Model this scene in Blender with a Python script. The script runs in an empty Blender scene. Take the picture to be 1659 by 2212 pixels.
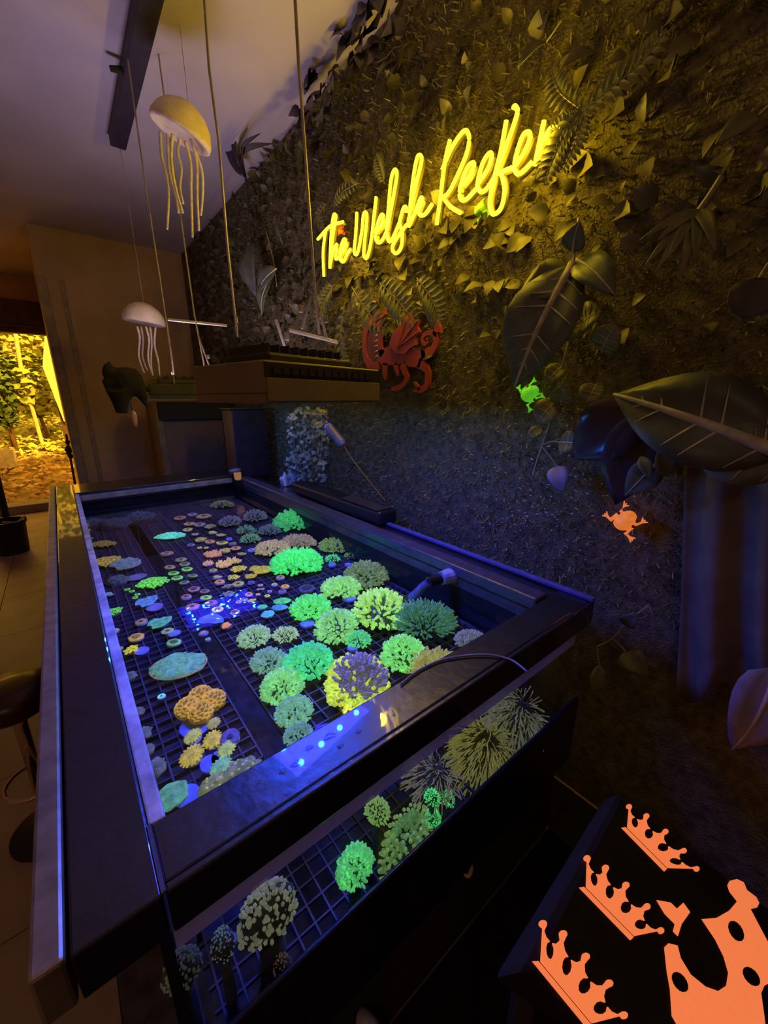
import bpy, bmesh, math, random
from mathutils import Vector, Matrix, noise

# ------------------------------------------------------------------ scene, camera, light
scn = bpy.context.scene
COL = scn.collection
F_PX, HOR = 851.0, 864.0
PITCH, YAW, CAMZ = math.atan((1106.0 - HOR) / F_PX), math.radians(38.9), 1.3
FW = Vector((math.sin(YAW) * math.cos(PITCH), math.cos(YAW) * math.cos(PITCH), -math.sin(PITCH)))
RT = Vector((math.cos(YAW), -math.sin(YAW), 0))
UP = RT.cross(FW)
CAM = Vector((0, 0, CAMZ))
cd = bpy.data.cameras.new('camera')
cd.sensor_fit = 'VERTICAL'; cd.sensor_height = 36.0; cd.lens = 36.0 * F_PX / 2212.0
cd.clip_start = 0.02; cd.clip_end = 100
cam = bpy.data.objects.new('camera', cd); COL.objects.link(cam)
cam.matrix_world = Matrix.Translation(CAM) @ Matrix((RT, UP, -FW)).transposed().to_4x4()
scn.camera = cam

world = bpy.data.worlds.new('evening'); scn.world = world
world.use_nodes = True
world.node_tree.nodes['Background'].inputs[0].default_value = (1.0, 0.52, 0.07, 1)
world.node_tree.nodes['Background'].inputs[1].default_value = 1.6
sd = bpy.data.lights.new('low_sun', 'SUN'); sd.energy = 10.0; sd.color = (1.0, 0.60, 0.06); sd.angle = math.radians(4)
so = bpy.data.objects.new('low_sun', sd); COL.objects.link(so)
so.rotation_euler = Vector((-0.25, 0.62, -0.74)).to_track_quat('-Z', 'Y').to_euler()

vs = scn.view_settings
vs.view_transform = 'Standard'; vs.look = 'None'; vs.gamma = 1.0; vs.use_curve_mapping = False
vs.exposure = 0.0
scn.cycles.use_denoising = True
scn.cycles.caustics_reflective = False
scn.cycles.caustics_refractive = False
scn.cycles.sample_clamp_indirect = 4.0
scn.cycles.transparent_max_bounces = 12
scn.cycles.max_bounces = 5; scn.cycles.diffuse_bounces = 3; scn.cycles.glossy_bounces = 3
scn.cycles.use_adaptive_sampling = True; scn.cycles.adaptive_threshold = 0.04

rnd = random.Random(7)
V = Vector

def W(px, py, X=None, Y=None, Z=None):
    """point of the room where the line of sight through a photo pixel meets a plane of the room"""
    d = FW + RT * ((px - 829.5) / F_PX) - UP * ((py - 1106.0) / F_PX)
    if X is not None: t = X / d.x
    elif Y is not None: t = Y / d.y
    else: t = (Z - CAMZ) / d.z
    return CAM + d * t
def depth(p): return (p - CAM).dot(FW)
def px2m(n, p): return n * depth(p) / F_PX

# ------------------------------------------------------------------ materials
_M = {}
def mat(name, col, rough=0.6, metal=0.0, emit=0.0, var=0.25, scale=18.0, bump=0.0, bscale=60.0, spec=0.5, ecol=None, coat=0.0):
    if name in _M: return _M[name]
    m = bpy.data.materials.new(name); m.use_nodes = True
    nt = m.node_tree; b = nt.nodes['Principled BSDF']
    c = (*col, 1.0)
    b.inputs['Roughness'].default_value = rough; b.inputs['Metallic'].default_value = metal
    b.inputs['Specular IOR Level'].default_value = spec
    b.inputs['Coat Weight'].default_value = coat; b.inputs['Coat Roughness'].default_value = 0.03
    tc = nt.nodes.new('ShaderNodeTexCoord')
    if var > 0:
        n = nt.nodes.new('ShaderNodeTexNoise'); n.inputs['Scale'].default_value = scale; n.inputs['Detail'].default_value = 4
        nt.links.new(tc.outputs['Object'], n.inputs['Vector'])
        r = nt.nodes.new('ShaderNodeValToRGB')
        r.color_ramp.elements[0].position = 0.3; r.color_ramp.elements[1].position = 0.7
        r.color_ramp.elements[0].color = (*[x * (1 - var) for x in col], 1)
        r.color_ramp.elements[1].color = (*[min(1, x * (1 + var)) for x in col], 1)
        nt.links.new(n.outputs['Fac'], r.inputs['Fac'])
        nt.links.new(r.outputs['Color'], b.inputs['Base Color'])
        if emit > 0 and ecol is None: nt.links.new(r.outputs['Color'], b.inputs['Emission Color'])
    else:
        b.inputs['Base Color'].default_value = c
        b.inputs['Emission Color'].default_value = c
    if ecol is not None: b.inputs['Emission Color'].default_value = (*ecol, 1)
    b.inputs['Emission Strength'].default_value = emit
    if bump > 0:
        n2 = nt.nodes.new('ShaderNodeTexNoise'); n2.inputs['Scale'].default_value = bscale; n2.inputs['Detail'].default_value = 3
        nt.links.new(tc.outputs['Object'], n2.inputs['Vector'])
        bp = nt.nodes.new('ShaderNodeBump'); bp.inputs['Strength'].default_value = bump; bp.inputs['Distance'].default_value = 0.01
        nt.links.new(n2.outputs['Fac'], bp.inputs['Height']); nt.links.new(bp.outputs['Normal'], b.inputs['Normal'])
    if 0 < emit < 2: m.cycles.emission_sampling = 'NONE'
    _M[name] = m
    return m

def clear_mat(name, tint, ior=1.33, rough=0.02, bump=0.0, bscale=20.0, refl=(1, 1, 1)):
    """clear glass or water: a fresnel mix of see-through and mirror"""
    m = bpy.data.materials.new(name); m.use_nodes = True
    nt = m.node_tree; nt.nodes.clear()
    out = nt.nodes.new('ShaderNodeOutputMaterial'); mix = nt.nodes.new('ShaderNodeMixShader')
    tr = nt.nodes.new('ShaderNodeBsdfTransparent'); gl = nt.nodes.new('ShaderNodeBsdfGlossy'); fr = nt.nodes.new('ShaderNodeFresnel')
    tr.inputs[0].default_value = (*tint, 1); gl.inputs['Color'].default_value = (*refl, 1); gl.inputs['Roughness'].default_value = rough
    ge = nt.nodes.new('ShaderNodeNewGeometry'); mr = nt.nodes.new('ShaderNodeMapRange')
    mr.inputs['To Min'].default_value = ior; mr.inputs['To Max'].default_value = 1.0 / ior
    nt.links.new(ge.outputs['Backfacing'], mr.inputs['Value']); nt.links.new(mr.outputs[0], fr.inputs['IOR'])
    nt.links.new(fr.outputs[0], mix.inputs[0]); nt.links.new(tr.outputs[0], mix.inputs[1]); nt.links.new(gl.outputs[0], mix.inputs[2])
    nt.links.new(mix.outputs[0], out.inputs[0])
    if bump > 0:
        tc = nt.nodes.new('ShaderNodeTexCoord'); n2 = nt.nodes.new('ShaderNodeTexNoise'); n2.inputs['Scale'].default_value = bscale; n2.inputs['Detail'].default_value = 1.5
        bp = nt.nodes.new('ShaderNodeBump'); bp.inputs['Strength'].default_value = bump; bp.inputs['Distance'].default_value = 0.02
        nt.links.new(tc.outputs['Object'], n2.inputs['Vector']); nt.links.new(n2.outputs['Fac'], bp.inputs['Height'])
        nt.links.new(bp.outputs['Normal'], gl.inputs['Normal']); nt.links.new(bp.outputs['Normal'], fr.inputs['Normal'])
    return m

def fluo(col, e=0.35, tag=''):
    """living tissue that fluoresces under the actinic lamp"""
    col = tuple(min(1, x * 1.05 + 0.025) for x in col); e = e * 1.25
    k = 'fluorescent_%02x%02x%02x_%d%s' % (int(col[0] * 255), int(col[1] * 255), int(col[2] * 255), int(e * 100), tag)
    return mat(k, col, rough=0.55, emit=e, var=0.35, scale=70.0, bump=0.35, bscale=220.0, spec=0.3)

# ------------------------------------------------------------------ mesh builder
class MB:
    def __init__(s): s.v = []; s.f = []
    def add(s, vs, fs):
        o = len(s.v); s.v += [V(p) for p in vs]; s.f += [tuple(i + o for i in f) for f in fs]; return s
    def box(s, a, b, M=None):
        x0, y0, z0 = a; x1, y1, z1 = b
        p = [V(q) for q in ((x0, y0, z0), (x1, y0, z0), (x1, y1, z0), (x0, y1, z0), (x0, y0, z1), (x1, y0, z1), (x1, y1, z1), (x0, y1, z1))]
        if M is not None: p = [M @ q for q in p]
        return s.add(p, [(0, 3, 2, 1), (4, 5, 6, 7), (0, 1, 5, 4), (1, 2, 6, 5), (2, 3, 7, 6), (3, 0, 4, 7)])
    def tube(s, path, rad, n=8, cap=True):
        path = [V(p) for p in path]; m = len(path)
        if not isinstance(rad, (list, tuple)): rad = [rad] * m
        vs = []; fs = []; ref = None
        for i, p in enumerate(path):
            t = (path[min(i + 1, m - 1)] - path[max(i - 1, 0)])
            if t.length < 1e-9: t = V((0, 0, 1))
            t.normalize()
            if ref is None:
                ref = V((0, 0, 1)) if abs(t.z) < 0.9 else V((1, 0, 0))
            u = t.cross(ref)
            if u.length < 1e-6: u = t.cross(V((0, 1, 0)))
            u.normalize(); w = t.cross(u).normalized(); ref = -w if False else ref
            for k in range(n):
                a = 2 * math.pi * k / n
                vs.append(p + (u * math.cos(a) + w * math.sin(a)) * rad[i])
        for i in range(m - 1):
            for k in range(n):
                k2 = (k + 1) % n
                fs.append((i * n + k, i * n + k2, (i + 1) * n + k2, (i + 1) * n + k))
        if cap:
            fs.append(tuple(range(n - 1, -1, -1))); fs.append(tuple((m - 1) * n + k for k in range(n)))
        return s.add(vs, fs)
    def lathe(s, prof, n=16, M=None, sx=1.0, sy=1.0, wob=0.0, lob=0, rng=None):
        vs = []; fs = []
        ph = rng.random() * 6 if rng else 0
        for (r, z) in prof:
            for k in range(n):
                a = 2 * math.pi * k / n
                q = 1 + (wob * math.cos(lob * a + ph) if lob else 0)
                vs.append(V((r * q * math.cos(a) * sx, r * q * math.sin(a) * sy, z)))
        m = len(prof)
        for i in range(m - 1):
            for k in range(n):
                k2 = (k + 1) % n
                fs.append((i * n + k, i * n + k2, (i + 1) * n + k2, (i + 1) * n + k))
        fs.append(tuple(range(n - 1, -1, -1))); fs.append(tuple((m - 1) * n + k for k in range(n)))
        if M is not None: vs = [M @ p for p in vs]
        return s.add(vs, fs)
    def blob(s, c, r, seed=0, amp=0.2, freq=2.0, sub=2):
        bm = bmesh.new(); bmesh.ops.create_icosphere(bm, subdivisions=sub, radius=1.0)
        c = V(c); r = V(r) if not isinstance(r, (int, float)) else V((r, r, r))
        vs = []
        for v in bm.verts:
            d = 1 + amp * noise.noise(v.co * freq + V((seed * 3.1, seed, seed * 1.7)))
            vs.append(c + V((v.co.x * r.x, v.co.y * r.y, v.co.z * r.z)) * d)
        bm.verts.index_update()
        fs = [tuple(v.index for v in f.verts) for f in bm.faces]; bm.free()
        return s.add(vs, fs)
    def plate(s, poly, thick):
        """flat outline (3-D points in order) given a thickness vector"""
        n = len(poly); t = V(thick)
        vs = [V(p) for p in poly] + [V(p) + t for p in poly]
        fs = [tuple(range(n)), tuple(range(2 * n - 1, n - 1, -1))]
        for i in range(n):
            j = (i + 1) % n; fs.append((i, i + n, j + n, j))
        return s.add(vs, fs)
    def build(s, name, m, parent=None, origin=None, smooth=False, bevel=0.0, kind=None):
        o0 = V(origin) if origin is not None else (parent_origin(parent) if parent else V((0, 0, 0)))
        me = bpy.data.meshes.new(name)
        me.from_pydata([tuple(p - o0) for p in s.v], [], s.f)
        bm = bmesh.new(); bm.from_mesh(me); bmesh.ops.recalc_face_normals(bm, faces=bm.faces)
        ng = [f for f in bm.faces if len(f.verts) > 4]
        if ng: bmesh.ops.triangulate(bm, faces=ng)
        bm.to_mesh(me); bm.free()
        if smooth:
            for p in me.polygons: p.use_smooth = True
        me.materials.append(m)
        o = bpy.data.objects.new(name, me); COL.objects.link(o)
        if parent is not None: o.parent = parent
        else: o.location = o0
        if bevel > 0:
            b = o.modifiers.new('bevel', 'BEVEL'); b.width = bevel; b.segments = 2; b.limit_method = 'ANGLE'
        if kind: o['kind'] = kind
        return o
def parent_origin(p):
    while p.parent: p = p.parent
    return V(p.location)
def tag(o, label, cat, group=None):
    o['label'] = label; o['category'] = cat
    if group: o['group'] = group
    return o
def thing(name, label, cat, loc, group=None):
    o = bpy.data.objects.new(name, None); COL.objects.link(o); o.location = loc; o.empty_display_size = 0.05
    return tag(o, label, cat, group)
def struct(o): o['kind'] = 'structure'; return o
def smooth_path(pts, k=6):
    """Catmull-Rom through the given points"""
    pts = [V(p) for p in pts]; n = len(pts); out = []
    for i in range(n - 1):
        p0, p1, p2, p3 = pts[max(i - 1, 0)], pts[i], pts[i + 1], pts[min(i + 2, n - 1)]
        for j in range(k):
            t = j / k
            out.append(0.5 * ((2 * p1) + (p2 - p0) * t + (2 * p0 - 5 * p1 + 4 * p2 - p3) * t * t + (3 * p1 - p0 - 3 * p2 + p3) * t ** 3))
    out.append(pts[-1]); return out

# ------------------------------------------------------------------ room measures
ZR, ZK, ZWAT, ZFL = 0.80, 0.64, 0.71, 0.34        # tank rim, coral rack, water level, tank floor
XW, ZC = 1.16, 2.62                                # planted wall, ceiling
YP, YD = 4.5, 6.3                                  # partition, door wall

m_ceil = mat('plaster_ceiling', (0.60, 0.52, 0.56), rough=0.9, var=0.12, scale=2.0)
m_wall = mat('painted_wall', (0.58, 0.38, 0.18), rough=0.85, var=0.15, scale=3.0)
m_turfback = mat('turf_backing', (0.16, 0.13, 0.055), rough=0.95, var=0.5, scale=40, bump=0.8, bscale=160)
m_tile = mat('sandy_floor_tile', (0.42, 0.30, 0.20), rough=0.45, var=0.15, scale=5)
m_grout = mat('tile_grout', (0.12, 0.09, 0.07), rough=0.9)
m_darkwood = mat('dark_lintel_wood', (0.10, 0.05, 0.025), rough=0.7, var=0.4, scale=8)
m_black = mat('black_plastic', (0.012, 0.011, 0.013), rough=0.35, var=0.2)
m_matblack = mat('matt_black', (0.02, 0.017, 0.015), rough=0.8, var=0.3)

def room(name, a, b, m):
    return struct(MB().box(a, b).build(name, m, origin=((a[0] + b[0]) / 2, (a[1] + b[1]) / 2, a[2])))
flo = room('floor', (-2.3, -1.9, -0.1), (1.3, 6.45, -0.006), m_grout)
tile_mb = MB().box((-0.298, -0.298, -0.006), (0.298, 0.298, 0.0))
t0 = None
for i in range(6):
    for j in range(14):
        x, y = -2.0 + 0.6 * i, -1.6 + 0.6 * j
        if y > 6.3: continue
        if t0 is None:
            t0 = tile_mb.build('tile', m_tile, parent=None, origin=(0, 0, 0), bevel=0.0); t = t0
        else:
            t = t0.copy(); COL.objects.link(t)
        t.parent = flo; t.location = V((x, y, 0)) - V(flo.location)
room('ceiling', (-2.3, -1.9, ZC), (1.3, 6.45, ZC + 0.1), m_ceil)
room('wall_right', (XW + 0.012, -1.9, -0.006), (1.3, YP, ZC), m_turfback)
room('wall_left', (-2.3, -1.9, -0.006), (-2.2, 6.45, ZC), m_wall)
room('wall_rear', (-2.3, -2.0, -0.006), (1.3, -1.9, ZC), m_wall)
room('wall_partition', (0.065, YP, -0.006), (1.3, 6.45, ZC), m_wall)
DX0, DX1 = -1.35, 0.045
room('wall_back', (-2.2, YD, -0.006), (DX0, 6.45, ZC), m_wall)
room('wall_above_door', (DX0, YD, 2.36), (0.065, 6.45, ZC), m_wall)
lint = struct(MB().box((DX0 - 0.1, YD - 0.05, 2.12), (0.065, YD + 0.1, 2.36)).build('trim_1', m_darkwood, origin=(DX0, YD, 2.12), bevel=0.008))
for z in (2.02, 2.07): MB().box((DX0, YD - 0.03, z), (0.065, YD + 0.08, z + 0.045)).build('moulding', m_darkwood, lint, bevel=0.004)
struct(MB().box((0.055, YP - 0.02, 0), (0.12, YP - 0.001, 2.25)).build('trim_2', mat('jamb_paint', (0.36, 0.26, 0.14), rough=0.6), origin=(0.09, YP, 0), bevel=0.006))
struct(MB().box((0.20, YP - 0.012, 0), (0.235, YP - 0.001, 2.25)).build('trim_3', mat('jamb_paint', (0.36, 0.26, 0.14)), origin=(0.22, YP, 0), bevel=0.004))
struct(MB().box((DX0, YD - 0.12, -0.001), (0.06, YD + 0.15, 0.10)).build('trim_4', mat('stone_step', (0.25, 0.21, 0.16), rough=0.8), origin=(-0.6, YD, 0), bevel=0.008))

# ------------------------------------------------------------------ the coral tank
m_rim = mat('wet_black_acrylic', (0.010, 0.009, 0.014), rough=0.34, var=0.3, scale=9, bump=0.12, bscale=45, spec=0.6, coat=0.65)
m_rimside = mat('black_rim_side', (0.014, 0.012, 0.02), rough=0.28, var=0.3, scale=9, spec=0.5)
m_alu = mat('brushed_trim', (0.42, 0.36, 0.27), rough=0.42, metal=0.8, var=0.25, scale=30)
m_ledge = mat('frosted_acrylic', (0.55, 0.55, 0.62), rough=0.5, var=0.45, scale=22, bump=0.2)
m_rail = mat('grey_weir_rail', (0.06, 0.055, 0.075), rough=0.3, var=0.3, scale=30, bump=0.15)
m_glass = clear_mat('tank_glass', (0.97, 0.985, 1.0), ior=1.35)
m_water = clear_mat('tank_water', (0.94, 0.965, 1.0), ior=1.33, bump=0.05, bscale=22)
m_inner = mat('dark_inner_panel', (0.016, 0.014, 0.017), rough=0.6, var=0.3, spec=0.2)
m_sand = mat('dark_tank_floor', (0.10, 0.08, 0.10), rough=0.9, var=0.5, scale=30)
m_reflband = bpy.data.materials.new('reflection_band'); m_reflband.use_nodes = True
_n = m_reflband.node_tree; _p = _n.nodes['Principled BSDF']; _p.inputs['Base Color'].default_value = (0.75, 0.75, 0.85, 1); _p.inputs['Roughness'].default_value = 0.5; _p.inputs['Alpha'].default_value = 0.66
X0, X1, YF, YF2, YB, YB2 = 0.0, 0.885, 0.37, 0.46, 2.75, 3.05

tank = thing('coral_tank', 'long black rimmed coral tank full of glowing corals below the neon sign', 'fish tank', (0.45, 1.7, 0))
def tp(name, a, b, m, bevel=0.0, par=None): return MB().box(a, b).build(name, m, par or tank, bevel=bevel)
tp('cabinet', (-0.09, 0.395, 0.0), (0.98, 3.02, 0.31), m_matblack, 0.006)
tp('base_panel', (-0.085, 0.392, 0.31), (0.975, 3.0, ZFL), m_sand)
rf = tp('rim_front', (0.003, YF + 0.0105, 0.786), (1.0, YF2, ZR), m_rim, 0.003)
tp('rim_fascia', (0.003, YF, 0.735), (1.0, YF + 0.0105, ZR), m_rim, 0.003)
rl = tp('rim_left', (-0.078, YF, 0.735), (0.0, YB2, ZR), m_rim, 0.003)
tp('edge_trim', (-0.108, YF, 0.735), (-0.081, YB2, ZR + 0.003), m_alu, 0.004)
tp('rim_back', (0.003, YB, 0.735), (1.0, YB2, ZR), m_rim, 0.003)
tp('rim_right', (0.935, YF2 + 0.003, 0.735), (1.0, YB - 0.003, ZR - 0.005), m_rim, 0.003)
tp('weir_rail', (0.875, YF2 + 0.003, 0.772), (0.934, YB - 0.003, 0.808), m_rail, 0.006)
tp('weir_rail', (0.882, YF2 + 0.003, 0.735), (0.93, YB - 0.003, 0.771), m_rail, 0.004)
tp('ledge', (0.0005, YF2 + 0.002, 0.776), (0.020, YB - 0.002, 0.797), m_ledge, 0.003)
tp('ledge', (0.02, YB - 0.03, 0.755), (0.86, YB - 0.002, 0.785), mat('back_ledge', (0.32, 0.22, 0.16), rough=0.5, var=0.4), 0.003)
tp('inner_panel', (X1, YF2 + 0.003, ZFL), (0.905, YB - 0.003, 0.734), m_inner)
tp('left_pane', (-0.012, 0.385, ZFL), (0.0, YB2 - 0.03, 0.734), m_inner)
tp('back_pane', (0.0, YB + 0.02, ZFL), (0.9, YB + 0.032, 0.734), m_inner)
tp('front_pane', (-0.01, 0.376, ZFL), (0.96, 0.386, 0.734), m_glass)
tp('reflection_strip', (0.002, 0.3865, 0.684), (0.955, 0.3872, 0.7335), m_reflband)  # pale strip painting the bright reflected band below the rim
tp('bottom_trim', (-0.09, 0.366, 0.300), (0.99, 0.3755, 0.512), m_rimside, 0.004)
for dz in (0.004, 0.0):
    pass
tp('edge_highlight', (0.985, YF, ZR), (1.003, 1.30, ZR + 0.011), mat('blue_edge_highlight', (0.10, 0.10, 0.30), rough=0.2, var=0.2), 0.003)  # blue highlight of the rim edge put into this strip's colour
tp('seam', (-0.001, YF + 0.002, ZR - 0.002), (0.0035, YF2, ZR + 0.0012), mat('seam_glue', (0.10, 0.10, 0.16), rough=0.4))
wat = MB().box((0.001, 0.3875, ZFL - 0.004), (X1 - 0.001, YB + 0.018, ZWAT)).build('tank_water', m_water, origin=(0.44, 1.57, ZFL))
tag(wat, 'clear rippled water filling the coral tank', 'water')

m_bar = mat('eggcrate_plastic', (0.12, 0.09, 0.12), rough=0.5, var=0.5, scale=14)
def rack(x0, x1, y0, y1, label, step=0.031):
    r = thing('frag_rack', label, 'rack', ((x0 + x1) / 2, (y0 + y1) / 2, ZK - 0.012), 'egg crate racks in the coral tank')
    L, Wd = y1 - y0, x1 - x0
    a = MB().box((-0.0016, -L / 2, 0), (0.0016, L / 2, 0.012)).build('bar', m_bar, origin=(0, 0, 0))
    b = MB().box((-Wd / 2, -0.0016, 0.0004), (Wd / 2, 0.0016, 0.0116)).build('bar', m_bar, origin=(0, 0, 0))
    n = round(Wd / step); q = round(L / step)
    for i in range(n + 1):
        o = a if i == 0 else a.copy()
        if i: COL.objects.link(o)
        o.parent = r; o.location = (-Wd / 2 + Wd * i / n, 0, 0)
    for j in range(q + 1):
        o = b if j == 0 else b.copy()
        if j: COL.objects.link(o)
        o.parent = r; o.location = (0, -L / 2 + L * j / q, 0)
    for sx in (-1, 1):
        for sy in (-1, 0, 1):
            MB().tube([(r.location.x + sx * (Wd / 2 - 0.01), r.location.y + sy * (L / 2 - 0.02), ZFL), (r.location.x + sx * (Wd / 2 - 0.01), r.location.y + sy * (L / 2 - 0.02), ZK - 0.012)], 0.006, 8).build('leg', m_bar, r)
    return r
rack(0.022, 0.196, 0.615, 2.70, 'narrow black egg crate rack along the left side of the tank')
rack(0.250, 0.872, 0.615, 2.70, 'wide black egg crate rack under the green corals')

# ------------------------------------------------------------------ tank lamps on cables
m_housing = mat('lamp_housing', (0.22, 0.15, 0.07), rough=0.55, var=0.15, scale=6)
m_housing2 = mat('lamp_side_panel', (0.27, 0.20, 0.09), rough=0.5, var=0.12, scale=6)
m_slot = mat('lamp_vent_dark', (0.03, 0.02, 0.012), rough=0.8)
m_lampdark = mat('lamp_top_dark', (0.025, 0.018, 0.012), rough=0.6)
m_cable = mat('steel_cable', (0.40, 0.34, 0.26), rough=0.45, metal=0.3)
m_led = mat('blue_led', (0.05, 0.35, 1.0), emit=160.0, var=0.0, ecol=(0.04, 0.45, 1.0))
m_ledplate = mat('led_plate', (0.02, 0.02, 0.06), rough=0.4)

def lamp(label, corner, ang, L, D, z0, z1, power, cables, bars, m_side, vents=True, fill_up=0.25):
    u = V((math.cos(ang), math.sin(ang), 0)); w = V((-math.sin(ang), math.cos(ang), 0)); c = V((corner[0], corner[1], 0))
    ctr = c + u * L / 2 + w * D / 2
    t = thing('tank_lamp', label, 'lamp', (ctr.x, ctr.y, z0), 'hanging lamps over the coral tank')
    M = Matrix.Translation(c) @ Matrix.Rotation(ang, 4, 'Z')
    H = z1 - z0
    MB().box((0, 0, z0 + 0.018), (L, D, z1), M).build('housing', m_side, t, bevel=0.004)
    for (a_, b_) in (((0, 0), (L, 0.006)), ((0, D - 0.006), (L, D)), ((0, 0.006), (0.006, D - 0.006)), ((L - 0.006, 0.006), (L, D - 0.006))):
        MB().box((*a_, z0), (*b_, z0 + 0.018), M).build('skirt', m_side, t)
    MB().box((0.012, 0.012, z0 + 0.012), (L - 0.012, D - 0.012, z0 + 0.018), M).build('led_plate', m_ledplate, t)
    MB().box((0.05, 0.05, z1), (L - 0.05, D - 0.05, z1 + 0.022), M).build('heat_sink', m_lampdark, t, bevel=0.006)
    for k in range(9): MB().box((0.06 + k * (L - 0.12) / 9, 0.06, z1 + 0.022), (0.064 + k * (L - 0.12) / 9, D - 0.06, z1 + 0.04), M).build('fin', m_lampdark, t)
    if vents:
        MB().box((0.0, -0.003, z0 + 0.62 * H), (L - 0.0, 0.0, z1 - 0.004), M).build('vent_strip', m_lampdark, t)
        for k in range(13):
            x = 0.02 + k * (L - 0.06) / 13
            MB().box((x, -0.006, z0 + 0.68 * H), (x + 0.017, -0.0032, z1 - 0.012), M).build('vent', m_slot, t)
        MB().box((0.004, -0.004, z0 + 0.004), (L - 0.004, 0.0, z0 + 0.60 * H), M).build('side_panel', m_housing2, t, bevel=0.002)
    for i in range(4):
        for j in range(3):
            p = M @ V((L * (0.17 + 0.22 * i), D * (0.2 + 0.3 * j), 0))
            MB().lathe([(0.006, z0 + 0.005), (0.008, z0 + 0.007), (0.008, z0 + 0.012)], 10, Matrix.Translation((p.x, p.y, 0))).build('led', m_led, t)
    for (a, b, r) in bars: MB().tube([a, b], r, 8).build('crossbar', m_cable, t)
    for path in cables:
        cb = MB().tube(path, 0.0032, 6).build('cable', m_cable, t)
        MB().tube([V(path[-1]) + V((0, 0, 0.05)), V(path[-1]) + V((0, 0, 0.035))], 0.006, 8).build('clamp', m_alu, cb)
    ld = bpy.data.lights.new('tank_lamp_light', 'AREA'); ld.shape = 'RECTANGLE'; ld.size = L * 0.85; ld.size_y = D * 0.8
    ld.energy = power; ld.color = (0.028, 0.02, 1.0)
    lo = bpy.data.objects.new('tank_lamp_light', ld); COL.objects.link(lo); lo.parent = t
    lo.location = (0, 0, 0.011); lo.rotation_euler = (0, 0, ang)
    ud = bpy.data.lights.new('ceiling_fill', 'AREA'); ud.shape = 'RECTANGLE'; ud.size = L * 0.8; ud.size_y = D * 0.8  # added upward fill that tints the ceiling, not light from the LEDs
    ud.energy = fill_up; ud.color = (0.80, 0.62, 1.0)
    uo = bpy.data.objects.new('ceiling_fill', ud); COL.objects.link(uo); uo.parent = t
    uo.location = (0, 0, z1 - z0 + 0.043); uo.rotation_euler = (math.pi, 0, ang)
    return t
K1 = 0.82
zt1 = W(569, 776, Y=0.95 * K1).z; zb1 = 1.294
def P1(px, py): return W(px, py, Y=1.10 * K1)
cbA = [V((0, 0, 0)), W(645, 135, Y=0.86), W(655, 270, Y=0.87), W(680, 620, Y=0.90), P1(690, 722)]
cbA[0] = V((cbA[1].x - 0.02, cbA[1].y - 0.02, ZC))
cbB = [W(452, 150, Y=1.17), W(472, 300, Y=1.175), W(491, 530, Y=1.18), W(513, 728, Y=1.185)]
cbB.insert(0, V((cbB[0].x + 0.01, cbB[0].y - 0.02, ZC)))
lamp('near brown tank lamp with vents, hanging closest to the red dragon', (0.40 * K1, 0.95 * K1), math.radians(13.1), 0.44 * K1, 0.33 * K1, zb1, zt1, 10.5,
     [cbA, cbB, [P1(672, 640), P1(652, 710)], [P1(684, 640), P1(705, 730)], [P1(596, 690), P1(622, 770)]],
     [(P1(624, 713), P1(728, 739), 0.004)], m_housing)
def P2(px, py): return W(px, py, Y=2.12)
cbC = [P2(312, 385), P2(345, 600), P2(372, 780), P2(376, 828)]; cbC.insert(0, V((cbC[0].x, cbC[0].y, ZC)))
cbD = [P2(392, 480), P2(420, 680), P2(440, 782), P2(446, 828)]; cbD.insert(0, V((cbD[0].x - 0.01, cbD[0].y, ZC)))
lamp('far dark tank lamp hanging behind the near lamp', (0.335, 2.07), math.radians(2), 0.46, 0.34, W(320, 862, Y=2.07).z, W(320, 828, Y=2.07).z, 2.6,
     [cbC, cbD, [P2(428, 725), P2(452, 790)]], [(P2(362, 690), P2(490, 703), 0.006)], m_lampdark, False, 4.2)

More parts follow.
